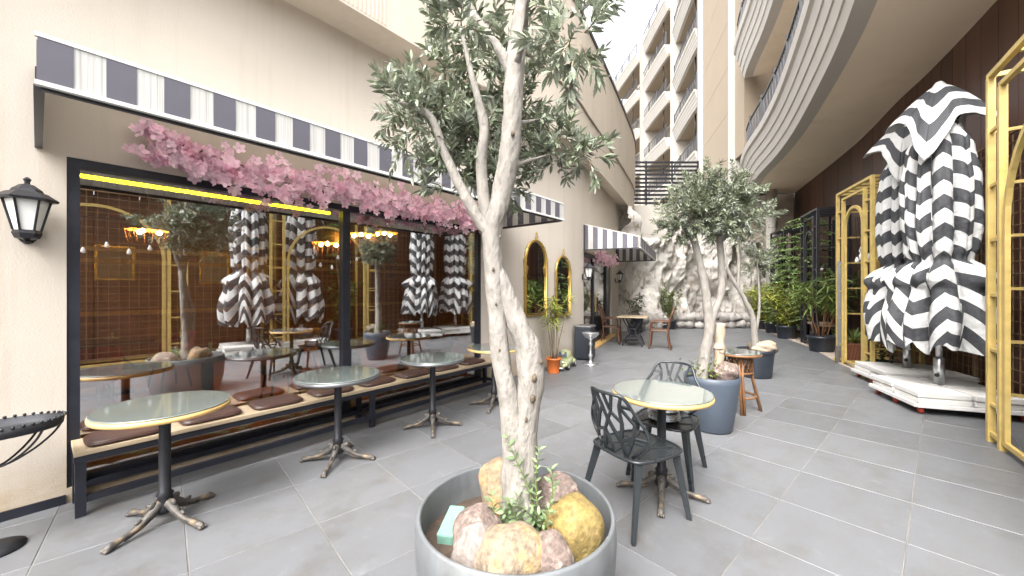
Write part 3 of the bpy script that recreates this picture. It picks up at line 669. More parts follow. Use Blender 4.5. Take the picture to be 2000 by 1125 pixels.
# ------------------------------------------------------------------ terrace wall and slatted screen beyond the rock
tw = thing('terrace_wall', 'plain white terrace wall rising behind the rock face', 'wall', (16, 5.6, 0))
ta_, tb_ = Vector((14.6, 7.4, 0)), Vector((17.6, 3.7, 0)); td = (tb_-ta_).normalized(); tn = Vector((-td.y, td.x, 0))
for j in range(4):
    p = ta_; q = tb_; MB().prism([(p.x, p.y), (q.x, q.y), (q.x+tn.x*.3, q.y+tn.y*.3), (p.x+tn.x*.3, p.y+tn.y*.3)], j*1.23, j*1.23+1.215).build('course', M['cream'], tw, (16, 5.6, 0))
MB().prism([(ta_.x+tn.x*.02, ta_.y+tn.y*.02), (tb_.x+tn.x*.02, tb_.y+tn.y*.02), (tb_.x+tn.x*.28, tb_.y+tn.y*.28), (ta_.x+tn.x*.28, ta_.y+tn.y*.28)], 0, 4.9).build('core', M['cladding'], tw, (16, 5.6, 0))
sc_ = thing('slatted_screen', 'dark slatted metal screen on top of the white terrace wall', 'screen', (16.4, 5.2, 4.92))
sp, sq = ta_ + tn*.1, ta_ + td*4.35 + tn*.1
for k in range(11):
    z = 5.02 + k*.17; MB().bar((sp.x, sp.y, z), (sq.x, sq.y, z), .04, .085).build('slat', M['black_steel'], sc_, (16.4, 5.2, 4.92))
for k in range(5):
    f = k/4; c = sp.lerp(sq, f) + tn*.05; MB().bar((c.x, c.y, 4.92), (c.x, c.y, 6.8), .06).build('post', M['black_steel'], sc_, (16.4, 5.2, 4.92))
# ------------------------------------------------------------------ bench and cushions
BN = (2.2, 3.86, 0)
bench = thing('bench', 'long black steel bench with pale wooden seat below the shop window', 'bench', BN)
BX0, BX1, BY0, BY1 = .145, 4.30, 3.70, 4.018
MB().bx(BX0, BX1, BY0-.008, BY1, .392, .424).build('seat', M['wood_light'], bench, BN, bevel=.004)
fr = MB()
for y in (BY0+.02, BY1-.025): fr.bx(BX0, BX1, y-.02, y+.02, .348, .390)
fr.build('seat_frame', M['navy'], bench, BN)
for x in (BX0+.03, 2.235, BX1-.03):
    for y in (BY0+.02, BY1-.025): MB().bx(x-.025, x+.025, y-.022, y+.022, 0, .347).build('leg', M['navy'], bench, BN)
    MB().bx(x-.018, x+.018, BY0+.043, BY1-.048, .085, .125).build('cross_rail', M['navy'], bench, BN)
for x0, x1 in ((BX0+.056, 2.208), (2.262, BX1-.056)):
    for y in (BY0+.02, BY1-.025): MB().bx(x0, x1, y-.018, y+.018, .085, .128).build('bottom_rail', M['navy'], bench, BN)
cu = MB()
def cush(u, v):
    a = u*2*pi; n = 5.5; c, s_ = cos(a), sin(a); k = (abs(c)**n + abs(s_)**n)**(-1/n)
    prof = [(0, .040), (.55, .042), (.90, .039), (.98, .030), (1, .018), (.98, .005), (.93, 0), (0, 0)]
    f = v*(len(prof)-1); i = min(len(prof)-2, int(f)); r = lerp(prof[i][0], prof[i+1][0], f-i); z = lerp(prof[i][1], prof[i+1][1], f-i)
    return (.195*r*k*c, .145*r*k*s_, z*(1+.05*vn(c*3*r, s_*3*r, 1)))
cu.grid(cush, 32, 14)
pip = MB(); pip.tube([cush(k/32, 4/7) for k in range(32)], .006, 5, closed=True)
ord_ = ['first', 'second', 'third', 'fourth', 'fifth', 'sixth', 'seventh', 'eighth']
cm, pm = cu.mesh('cushion', M['leather']), pip.mesh('piping', M['leather'])
for k in range(8):
    t = bpy.data.objects.new('seat_cushion', cm); col.objects.link(t)
    t.location = (.40+.487*k + R.uniform(-.015, .015), 3.858 + R.uniform(-.012, .012), .424); t.rotation_euler = (0, 0, R.uniform(-.06, .06))
    tag(t, f'brown leather seat cushion, {ord_[k]} from the left on the window bench', 'cushion', 'brown cushions on the window bench')
    inst('piping', pm, t, Matrix())

# ------------------------------------------------------------------ round bistro tables with cast iron feet
def foot_mesh():
    f = MB(); f.tube(cr([(.0, 0, .16, .030), (.05, 0, .135, .030), (.12, 0, .085, .022), (.20, 0, .05, .017), (.27, 0, .036, .018), (.315, 0, .03, .024), (.345, 0, .022, .014)], 4) and
        [p[:3] for p in cr([(.0, 0, .16), (.05, 0, .135), (.12, 0, .085), (.20, 0, .05), (.27, 0, .036), (.315, 0, .028), (.345, 0, .02)], 4)],
        [p[0] for p in cr([(.030,), (.032,), (.024,), (.018,), (.020,), (.026,), (.012,)], 4)], 8, .3, 3, 22)
    for s in (-1, 0, 1): f.ball((.335, s*.017, .016), (.022, .010, .014), 6, 5)
    f.ball((.075, 0, .155), (.03, .014, .025), 7, 5); f.ball((.16, 0, .092), (.025, .01, .016), 7, 5)
    f.tube([(.06, 0, .09), (.14, 0, .045), (.24, 0, .018)], [.012, .010, .008], 6)
    return f
foot_me = foot_mesh().mesh('foot', M['cast'])
def bistro(label, x, y, r, rim, rz, zt=.735, group='round glass topped bistro tables'):
    t = thing('bistro_table', label, 'table', (x, y, 0), rz, group)
    for k in range(4): inst('foot', foot_me, t, Matrix.Rotation(pi/2*k, 4, 'Z') @ Matrix.Scale(.88, 4))
    MB().lathe([(.045, .07), (.05, .10), (.038, .17), (.046, .18), (.030, .20), (.030, zt-.055), (.045, zt-.05), (.05, zt-.035)], 20).build('column', M['iron'], t)
    MB().lathe([(r-.05, zt-.036), (r, zt-.033), (r+.002, zt-.02), (r, zt-.007), (r-.012, zt-.004)], 56).build('rim', rim, t)
    MB().lathe([(r-.006, zt-.0035), (r-.002, zt-.001), (r-.002, zt+.003), (r-.006, zt+.005)], 56).build('glass_top', M['glass_top'], t)
    MB().box((0, 0, zt-.042), (.30, .03, .012)).box((0, 0, zt-.0421), (.03, .30, .0118)).build('top_bracket', M['iron'], t)
    return t
bistro('round glass table with wooden rim nearest the lantern on the left', .504, 3.214, .335, M['wood_rim'], .45)
bistro('round glass table with grey metal rim, second along the window bench', 1.611, 3.213, .335, M['rim_grey'], .75)
bistro('round glass table with grey metal rim, third along the window bench', 2.624, 3.205, .33, M['rim_grey'], .9)
bistro('round glass table with wooden rim at the far end of the window bench', 3.584, 3.195, .33, M['wood_rim'], .5)
bistro('round glass table with wooden rim between the two black lattice chairs', 2.80, .90, .335, M['wood_rim'], .3)

# ------------------------------------------------------------------ black lattice chairs
def lattice_chair(name, label, loc, rz):
    """local: sitter faces +y; backrest at -y"""
    t = thing(name, label, 'chair', loc, rz, 'black lattice chairs')
    def bk(a, b):                              # a -1..1 across, b 0..1 up the back
        wdt = lerp(.215, .165, b) * (1 + .22*sin(min(1, b*1.4)*pi)); cur = .07*(a*a)
        return Vector((a*wdt, -.20 - .11*b**1.2 + cur, .44 + .385*b))
    def strut(mb, p, q, w=.011):
        n = 3; P = [bk(lerp(p[0], q[0], k/n), lerp(p[1], q[1], k/n)) for k in range(n+1)]
        for u, v in zip(P, P[1:]):
            e = (v-u).normalized()*.003; mb.bar(tuple(u-e), tuple(v+e), w*1.35, .013, up=(0, 1, .25))
    fr = MB(); edge = [(-.62, 0), (-1, .3), (-1.02, .62), (-.86, .94), (-.6, 1), (0, 1.01), (.6, 1), (.86, .94), (1.02, .62), (1, .3), (.62, 0)]
    fr.tube([tuple(bk(*p)) for p in cr(edge, 3)], .0105, 8); fr.build('back_frame', M['chair_black'], t)
    nodes = {'b0': (-.75, .1), 'b1': (-.35, 0), 'b2': (.05, 0), 'b3': (.45, 0), 'b4': (.8, .12), 'm0': (-.55, .28), 'm1': (-.18, .34), 'm2': (.3, .22), 'm3': (.66, .33),
             'n0': (-.72, .52), 'n1': (-.38, .56), 'n2': (.02, .55), 'n3': (.5, .55), 'n4': (.84, .56), 'o0': (-.52, .75), 'o1': (-.1, .76), 'o2': (.24, .70), 'o3': (.62, .83),
             't0': (-.72, .97), 't1': (-.3, 1), 't2': (.1, 1), 't3': (.46, 1), 't4': (.76, .97), 'e0': (-1, .32), 'e1': (-1.02, .62), 'e2': (1.0, .32), 'e3': (1.02, .62), 'e4': (-.93, .82), 'e5': (.93, .8)}
    E_ = 'b0m0 b1m1 m1m0 b2m1 b3m2 b3m3 m0n0 m0n1 m1n2 m2n2 m2n3 m3n4 n1o0 n1o1 n2o1 n2o2 n3o2 n3o3 n4o3 o0t0 o1t1 o2t2 o2t3 o3t4 e0m0 e1n0 e2m3 e4o0 e5o3 n0o0 m2m3 b1b2'.split()
    for k in E_:
        mb = MB(); strut(mb, nodes[k[:2]], nodes[k[2:]], .013 + .005*(nodes[k[:2]][1] < .3)); mb.build('back_strut', M['chair_black'], t)
    # seat: rim with cut-out struts over a thin shell
    so_ = [(.0, .235), (.13, .23), (.205, .18), (.225, .05), (.215, -.12), (.17, -.205), (0, -.225), (-.17, -.205), (-.215, -.12), (-.225, .05), (-.205, .18), (-.13, .23)]
    st = MB(); loop = cr(so_ + [so_[0]], 3)[:-1]; st.prism([(x, y) for x, y in reversed(loop)][::-1] if False else [(x, y) for x, y in loop[::-1]], .418, .432); st.build('seat', M['chair_black'], t, bevel=.004)
    rim = MB(); rim.tube([(x, y, .430) for x, y in loop], .011, 6, closed=True); rim.build('seat_rim', M['chair_black'], t)
    for a, b in (((-.15, -.15), (-.05, .0)), ((-.05, .0), (-.13, .16)), ((-.05, 0), (.08, .03)), ((.08, .03), (.15, -.14)), ((.08, .03), (.14, .18)), ((0, -.19), (-.05, 0)), ((.08, .03), (.01, .2)), ((-.2, .03), (-.09, .08))):
        MB().bar((a[0], a[1], .434), (b[0], b[1], .434), .014, .008).build('seat_strut', M['chair_black'], t)
    for sx in (-1, 1):
        for sy, ex in ((1, .02), (-1, .075)):
            p = Vector((sx*.175, sy*.165, .425)); q = Vector((sx*.235, sy*(.20+ex), 0)); m_ = p.lerp(q, .12)
            lg = MB(); u = Vector((sx, sy*.6, 0)).normalized(); v = Vector((-u.y, u.x, 0)); b = 0
            for c, s_ in ((p, .026), (m_, .024), (q, .015)):
                for i, j in ((-1, -1), (1, -1), (1, 1), (-1, 1)): lg.v.append(tuple(c + u*i*s_ + v*j*s_*.8))
            for k in range(2):
                for i in range(4): j = (i+1) % 4; lg.f.append((k*4+i, k*4+j, k*4+4+j, k*4+4+i)); lg.sm.append(False)
            lg.f += [(3, 2, 1, 0), (8, 9, 10, 11)]; lg.sm += [False, False]
            lg.build('leg', M['chair_black'], t, bevel=.004)
    return t
lattice_chair('lattice_chair', 'black lattice-back chair with its back to the big planter', (2.49, .965, 0), -1.95)
lattice_chair('lattice_chair', 'black lattice-back chair against the slate olive pot, holding a steel tray', (3.16, .98, 0), 1.62)
ts = thing('steel_tray_stack', 'stack of shiny round steel trays on the far lattice chair', 'tray', (3.10, .98, .438))
for k in range(5): MB().lathe([(.0, .002), (.105, .003), (.112, .018), (.118, .019), (.114, .0165), (.107, .001), (0, 0)], 32, (R.uniform(-.004, .004), R.uniform(-.004, .004), k*.017), cap=False).build('tray', M['chrome'], ts)

# ------------------------------------------------------------------ wrought iron plant stand at the left edge
ps = thing('plant_stand', 'wrought iron plant stand with beaded oval tray left of the bench', 'plant stand', (-.16, 3.60, 0))
MB().lathe([(.0, .0), (.12, 0), (.125, .012), (.06, .03), (.03, .05), (.0, .05)], 24, cap=False).build('base', M['iron'], ps)
MB().tube(cr([(0, 0, .04), (.015, 0, .2), (-.01, 0, .35), (0, 0, .48)], 4), .012, 8).build('stem', M['iron'], ps)
MB().lathe([(0, .645), (.25, .648), (.262, .66), (.268, .70), (.264, .70), (.255, .662), (0, .652)], 40, cap=False, ay=.62).build('tray', M['iron'], ps)
for k in range(44):
    a = 2*pi*k/44; MB().ball((.268*cos(a), .166*sin(a), .706), .0085, 6, 4).build('bead', M['iron'], ps)
for k in range(8):
    a = 2*pi*k/8; c, s_ = cos(a), sin(a)*.62
    MB().tube(cr([(0, 0, .47), (.06*c, .06*s_, .475), (.15*c, .15*s_, .53), (.22*c, .22*s_, .6), (.255*c, .255*s_, .66)], 4), .006, 6).build('bracket', M['iron'], ps)

# ------------------------------------------------------------------ small things by the wall: toy car, bin, ashtray stand
tcx = thing('toy_car', 'vintage olive green toy car parked beside the orange pot', 'toy car', (6.12, 3.74, 0), radians(12))
def carb(u, v):
    L_ = [(-.30, .10, .05), (-.29, .13, .12), (-.2, .14, .155), (-.08, .145, .17), (0, .145, .19), (.06, .145, .2), (.2, .135, .2), (.27, .12, .17), (.30, .10, .08)]
    f = u*8; i = min(7, int(f)); x, hw, zt = (lerp(L_[i][k], L_[i+1][k], f-i) for k in range(3))
    a = v*2*pi; c, s_ = cos(a), sin(a); n = 3.2; k = (abs(c)**n + abs(s_)**n)**(-1/n); zc = (zt+.055)/2
    return (x, hw*k*c, zc + (zt-.055)/2*k*s_)
MB().grid(carb, 24, 20).build('body', M['toy_green'], tcx)
cab = MB(); cab.lathe([(.12, 0), (.118, .05), (.105, .10), (.07, .128), (0, .135)], 20, (.08, 0, .185), cap=False, ax=1.15); cab.build('cabin', M['toy_green'], tcx)
MB().slab([(-.062, -.085, .21), (-.062, .085, .21), (-.02, .07, .295), (-.02, -.07, .295)], (-.006, 0, .002)).build('windscreen', M['pot_slate'], tcx)
for x in (-.18, .2):
    for y in (-.145, .145):
        wl = MB().lathe([(.03, -.022), (.058, -.02), (.065, 0), (.058, .02), (.03, .022)], 20); o = wl.build('wheel', M['rubber'], tcx); o.location = (x, y, .065); o.rotation_euler = (pi/2, 0, 0)
        h = MB().lathe([(.032, -.024), (.02, -.03), (0, -.031)], 16, cap=False); h.lathe([(.032, .024), (.02, .03), (0, .031)], 16, cap=False); h.build('hubcap', M['cream'], o)
        MB().ball((x, y*.96, .10), (.085, .03, .05), 12, 8).build('mudguard', M['toy_green'], tcx)
for k in range(6): MB().bx(-.312, -.300, -.07+k*.026, -.06+k*.026, .06, .135).build('grille_bar', M['chrome'], tcx)
for y in (-.09, .09): MB().ball((-.285, y, .15), (.022, .024, .024), 10, 8).build('headlight', M['chrome'], tcx)
MB().tube([(-.325, -.14, .05), (-.335, 0, .05), (-.325, .14, .05)], .012, 8).build('bumper', M['chrome'], tcx)
bn = thing('bin', 'black square waste bin against the wall left of the dark door', 'bin', (7.15, 3.86, 0), .2)
MB().bx(-.18, .18, -.17, .17, .02, .66).build('body', M['pot_black'], bn, bevel=.02)
MB().bx(-.195, .195, -.185, .185, .661, .70).build('lid', M['rim_grey'], bn, bevel=.012); MB().bx(-.12, .12, -.1, .1, .7005, .712).build('ash_plate', M['cast'], bn, bevel=.004)
for z in (.14, .34, .54): MB().bx(-.17, .17, -.177, -.171, z-.06, z+.06).build('panel', M['black_steel'], bn)
ash = thing('ashtray_stand', 'tall silver pedestal ashtray standing in front of the black bin', 'ashtray', (6.72, 3.50, 0))
MB().lathe([(.14, 0), (.145, .012), (.11, .022), (.05, .035), (.025, .06), (.022, .12), (.04, .15), (.045, .18), (.022, .21), (.018, .34), (.032, .37), (.036, .40), (.02, .43), (.03, .47), (.06, .50)], 24).build('pedestal', M['steel'], ash)
MB().lathe([(.05, .495), (.12, .56), (.155, .60), (.165, .605), (.158, .61), (.12, .58), (0, .55)], 28, cap=False).build('bowl', M['steel'], ash)
for k in range(10): a = 2*pi*k/10; MB().tube(cr([(.05*cos(a), .05*sin(a), .505), (.11*cos(a), .11*sin(a), .535), (.158*cos(a), .158*sin(a), .60)], 3), .006, 5).build('rib', M['steel'], ash)

# ------------------------------------------------------------------ square table with iron base and two wooden chairs by the rock
st_ = thing('square_table', 'square pale wooden table on a black iron machine base by the rock', 'table', (9.62, 3.80, 0), DRZ)
MB().bx(-.36, .36, -.36, .36, .725, .755).build('top', M['wood_light'], st_, bevel=.004)
for s in (-1, 1):
    b = MB(); b.tube(cr([(s*.22, -.24, .01), (s*.2, -.18, .2), (s*.2, -.06, .36), (s*.2, -.16, .55), (s*.2, -.24, .72)], 4), .016, 6); b.tube(cr([(s*.22, .24, .01), (s*.2, .18, .2), (s*.2, .06, .36), (s*.2, .16, .55), (s*.2, .24, .72)], 4), .016, 6)
    b.ring((s*.2, 0, .36), .09, .012, 'x', 16); b.ring((s*.2, 0, .58), .06, .01, 'x', 14); b.bar((s*.2, -.2, .2), (s*.2, .2, .2), .02); b.build('side_frame', M['iron'], st_)
MB().lathe([(.17, -.012), (.17, .012)], 24).build('wheel', M['iron'], st_).matrix_local = Matrix.Translation((.26, .02, .4)) @ Matrix.Rotation(pi/2, 4, 'Y')
MB().bx(-.18, .18, -.1, .14, .12, .14).build('treadle', M['iron'], st_); MB().bar((-.2, 0, .36), (.2, 0, .36), .025).build('stretcher', M['iron'], st_)
def wood_chair(label, loc, rz):
    t = thing('wooden_chair', label, 'chair', loc, rz, 'carved wooden chairs by the rock')
    MB().bx(-.21, .21, -.2, .21, .43, .46).build('seat', M['wood_red'], t, bevel=.008)
    for sx in (-1, 1):
        MB().tube(cr([(sx*.19, .19, .43), (sx*.185, .2, .2), (sx*.2, .23, 0)], 3), [.024]*6+[.016], 8).build('leg', M['wood_red'], t)
        MB().tube(cr([(sx*.2, -.26, 0), (sx*.19, -.2, .25), (sx*.19, -.2, .46), (sx*.2, -.24, .7), (sx*.19, -.31, .93)], 3), .021, 8).build('back_post', M['wood_red'], t)
        MB().tube(cr([(sx*.2, -.22, .66), (sx*.24, -.02, .67), (sx*.22, .17, .64), (sx*.2, .19, .44)], 4), .018, 8).build('armrest', M['wood_red'], t)
    MB().tube(cr([(-.2, -.31, .92), (0, -.33, .99), (.2, -.31, .92)], 5), .026, 8).build('top_rail', M['wood_red'], t); MB().bar((-.19, -.22, .56), (.19, -.22, .56), .03, .04).build('lower_rail', M['wood_red'], t)
    for k in range(5): MB().bar((-.13+k*.065, -.222, .57), (-.13+k*.065, -.315, .94), .02, .014).build('spindle', M['wood_red'], t)
    return t
wood_chair('carved wooden armchair on the left of the square table, against the rock', (9.70, 4.42, 0), pi + DRZ)
wood_chair('carved wooden armchair on the right of the square table, nearer the lane', (9.55, 3.12, 0), DRZ)

# ------------------------------------------------------------------ rattan side table by the second planter
rt_ = thing('rattan_table', 'small round glass topped rattan table behind the slate pot', 'table', (5.35, .82, 0))
MB().lathe([(.235, .66), (.255, .663), (.258, .68), (.25, .69)], 36).build('rim', M['bamboo'], rt_); MB().lathe([(.25, .6905), (.252, .70), (.248, .702)], 36).build('glass_top', M['glass_top'], rt_)
for k in range(4):
    a = 2*pi*k/4+.4
    for s in (-.12, .12): MB().tube([(.15*cos(a+s), .15*sin(a+s), .66), (.16*cos(a+s*.8), .16*sin(a+s*.8), .4), (.25*cos(a+s*.5), .25*sin(a+s*.5), 0)], .015, 7).build('leg', M['bamboo'], rt_)
for z, r in ((.46, .155), (.18, .19)): MB().ring((0, 0, z), r, .013, 'z', 24).build('hoop', M['bamboo'], rt_)
for k in range(16):
    a = 2*pi*k/16; MB().tube([(.155*cos(a), .155*sin(a), .47), (.16*cos(a+.5), .16*sin(a+.5), .65)], .007, 5).build('lattice_cane', M['bamboo'], rt_)
    MB().tube([(.155*cos(a), .155*sin(a), .47), (.16*cos(a-.5), .16*sin(a-.5), .65)], .007, 5).build('lattice_cane', M['bamboo'], rt_)

# ------------------------------------------------------------------ furniture and lamps inside the cafe
def cafe_table(label, x, y, rz, w=.75, d=.75):
    t = thing('dining_table', label, 'table', (x, y, .03), rz, 'wooden tables inside the cafe')
    MB().bx(-w/2, w/2, -d/2, d/2, .70, .75).build('top', M['wood_red'], t, bevel=.006); MB().box((0, 0, .36), (.09, .09, .68)).build('column', M['wood_dark'], t)
    MB().box((0, 0, .02), (.5, .08, .04)).build('foot', M['wood_dark'], t); MB().box((0, 0, .0195), (.08, .5, .039)).build('foot', M['wood_dark'], t)
    MB().box((.05, .1, .757), (.12, .12, .012), .3).box((.05, .1, .80), (.03, .03, .08)).build('napkin_holder', M['white'], t)
    return t
cafe_table('wooden table behind the left part of the shop window', 1.15, 5.15, 0, 1.2); cafe_table('wooden table behind the right part of the shop window', 3.6, 5.15, 0, 1.2)
cafe_table('wooden table deep inside the cafe on the left', .6, 7.4, .1)
def tub(label, x, y, rz, m):
    t = thing('tub_chair', label, 'chair', (x, y, .03), rz, 'upholstered chairs inside the cafe')
    MB().lathe([(.0, .38), (.22, .38), (.25, .42), (.25, .47), (0, .49)], 24, cap=False).build('seat', m, t)
    s = MB(); s.grid(lambda u, v: ((.26+.03*v)*cos(pi+pi*u), (.24+.05*v)*sin(pi+pi*u), .44+v*.36*(.45+.55*sin(pi*u))), 20, 6); o = s.build('backrest', m, t); md = o.modifiers.new('solid', 'SOLIDIFY'); md.thickness = .04
    for a in (.8, 2.3, 3.9, 5.5): MB().tube([(.17*cos(a), .17*sin(a), .4), (.25*cos(a), .25*sin(a), 0)], [.018, .011], 7).build('leg', M['wood_dark'], t)
    return t
M['amber_fabric'] = mat('amber_fabric', (.42, .27, .12), .8, var=.15, sc=20); M['grey_fabric'] = mat('grey_fabric', (.16, .14, .12), .85, var=.15, sc=20); M['red_fabric'] = mat('red_fabric', (.36, .03, .02), .8, var=.3, sc=14)
tub('amber tub chair by the left table inside the window', 1.95, 5.35, 1.6, M['amber_fabric']); tub('grey tub chair by the mullion inside the window', 2.55, 5.0, -1.3, M['grey_fabric'])
tub('amber tub chair deep in the cafe', 2.7, 6.6, .4, M['amber_fabric']); tub('grey tub chair at the right table inside the window', 4.5, 5.3, 1.6, M['grey_fabric'])
tub('red tub chair at the left end inside the window', .35, 6.3, .3, M['red_fabric']); tub('red tub chair beside the deep table inside', 1.2, 7.3, 1.9, M['red_fabric'])
led = tag(MB().tube([(.18, 4.42, 2.33), (2.12, 4.42, 2.33)], .014, 8).build('light_tube', M['led'], None, (1.3, 4.42, 2.33)), 'glowing yellow light tube along the top inside the shop window', 'light tube')
for k, (x, y, z) in enumerate(((3.35, 5.9, 2.35), (3.9, 6.1, 2.45), (3.0, 6.3, 2.2), (1.0, 7.6, 2.3))):
    t = thing('pendant_lamp', ['wicker pendant lamp with glowing bulbs beside the window mullion', 'wicker pendant lamp with glowing bulbs under the garland on the right', 'lowest wicker pendant lamp with glowing bulb behind the mullion', 'wicker pendant lamp at the back left inside the cafe'][k], 'pendant lamp', (x, y, z), 0, 'wicker pendant lamps inside the cafe')
    MB().lathe([(.05, .30), (.16, .22), (.22, .08), (.24, .0)], 20, cap=False).build('shade', M['amber'], t); MB().tube([(0, 0, .3), (0, 0, 3.0-z)], .006, 5).build('cord', M['black_steel'], t)
    for j in range(16): a = 2*pi*j/16; MB().tube([(.24*cos(a), .24*sin(a), 0), (.2*cos(a), .2*sin(a), -.18)], .005, 4).build('cane', M['bamboo'], t)
    for j in range(3): a = 2*pi*j/3; MB().ball((.13*cos(a), .13*sin(a), -.02), .032, 10, 8).build('bulb', M['warm_bulb'], t)
# ------------------------------------------------------------------ planters and olive trees
RT = Vector((sin(HEAD), -cos(HEAD), 0)); FD = Vector((cos(HEAD), sin(HEAD), 0)); UP = Vector((0, 0, 1))
CAM = Vector((0, 0, 1.47))
def planter(name, label, loc, prof, m, soil_z, soil_r, group=None, n=48):
    t = thing(name, label, 'planter', loc, 0, group)
    MB().lathe(prof, n, cap=False).build('shell', m, t)
    MB().grid(lambda u, v: (soil_r*v*cos(2*pi*u), soil_r*v*sin(2*pi*u), soil_z + .012*vn(v*cos(2*pi*u)*5, v*sin(2*pi*u)*5, 2)), 28, 8).build('soil', M['soil'], t)
    return t
def leaf_pts(L, W, fold=.25, droop=.12):
    return [(0, 0, 0), (-W, .33*L, fold*W), (-W*.9, .66*L, fold*W - droop*L*.4), (0, L, -droop*L), (W*.9, .66*L, fold*W - droop*L*.4), (W, .33*L, fold*W), (0, .33*L, 0), (0, .66*L, -droop*L*.4)]
LEAF_F = [(0, 6, 1), (1, 6, 7, 2), (2, 7, 3), (0, 5, 6), (6, 5, 4, 7), (7, 4, 3)]
def frame(d, up):
    d = d.normalized(); s = d.cross(up)
    if s.length < 1e-3: s = d.cross(Vector((1, 0, 0)))
    s.normalize(); return Matrix((s, d, s.cross(d))).transposed()
def add_leaf(mb, p, d, up, L, W, near=True, droop=.12):
    Mx = frame(d, up); b = len(mb.v)
    if near:
        for q in leaf_pts(L, W, .25, droop): mb.v.append(tuple(Mx @ Vector(q) + p))
        for f in LEAF_F: mb.f.append(tuple(b+i for i in f)); mb.sm.append(True)
    else:
        for q in ((0, 0, 0), (-W, .45*L, .15*W), (0, L, -droop*L), (W, .45*L, .15*W)): mb.v.append(tuple(Mx @ Vector(q) + p))
        mb.f.append((b, b+3, b+2, b+1)); mb.sm.append(False)
def rv(): return Vector((R.gauss(0, 1), R.gauss(0, 1), R.gauss(0, 1)))
def crown(tree, org, clumps, m, m_twig, L0, L1, near, nobj=0, per=16, wratio=.115):
    """clumps: (centre, radii, twigs); org: thing origin"""
    tw = MB(); lf = MB(); leaves = []
    for c, r, n in clumps:
        c = Vector(c)
        for _ in range(n):
            d = rv().normalized(); k = R.uniform(.15, .8)
            p = c + Vector((d.x*r[0], d.y*r[1], d.z*r[2]))*k
            dr = (Vector((d.x*r[0], d.y*r[1], d.z*r[2])).normalized()*.9 + Vector((0, 0, R.uniform(-.15, .75))) + rv()*.28).normalized()
            ln = R.uniform(.6, 1.25)*min(r)*.95; nseg = 5; pts = [p]; dd = dr
            for s in range(nseg): dd = (dd + rv()*.12 + Vector((0, 0, -.05 if s > 2 else .04))).normalized(); pts.append(pts[-1] + dd*ln/nseg)
            tw.tube([tuple(q) for q in pts], [.0032*(1-.15*i) for i in range(nseg+1)], 3)
            np_ = max(4, int(per*R.uniform(.7, 1.2)))
            for i in range(np_):
                f = (.12 + .88*i/np_)*nseg; a = min(nseg-1, int(f)); q = pts[a].lerp(pts[a+1], f-a); t = (pts[a+1]-pts[a]).normalized()
                sd_ = t.cross(rv()).normalized()
                for sg in ((1, -1) if near else (1, -1)):
                    ld = (t*R.uniform(.5, 1.0) + sd_*sg*R.uniform(.6, 1.0)).normalized(); L = R.uniform(L0, L1)
                    leaves.append((q, ld, (UP + rv()*.6), L, L*wratio*R.uniform(.85, 1.2)))
            leaves.append((pts[-1], dd, UP + rv()*.3, L1*.8, L1*.8*wratio))
    o = Vector(org)
    if nobj:
        leaves.sort(key=lambda l: (l[0]-CAM).length/l[3])
        me = MB(); me.v = leaf_pts(1, wratio); me.f = list(LEAF_F); me.sm = [True]*len(LEAF_F); me = me.mesh('leaf', m)
        for q, d, u, L, W in leaves[:nobj]:
            inst('leaf', me, tree, Matrix.Translation(q-o) @ frame(d, u).to_4x4() @ Matrix.Scale(L, 4))
    for q, d, u, L, W in leaves[nobj:]: add_leaf(lf, q, d, u, L, W, near)
    c = lf.build('crown', m, tree, org, kind='stuff'); tw.build('twigs', m_twig, tree, org, kind='stuff')
    return c
PC = (1.346, 1.071, 0)
planter('planter', 'large round grey planter in the foreground holding stones and the nearest olive', PC,
        [(.0, 0), (.36, .0), (.385, .03), (.425, .22), (.437, .40), (.432, .492), (.426, .50), (.416, .50), (.412, .49), (.414, .40), (.40, .30)], M['planter'], .35, .41, n=96)
OT = (1.36, 1.055, .36)
tree = thing('olive_tree', 'nearest olive tree with pale twisted twin trunk, rising from the foreground planter', 'tree', OT)
def px(l, k=6):
    """path rows: x, y, z, radius"""
    c = cr(l, k); return [p[:3] for p in c], [p[3] for p in c]
tk = MB()
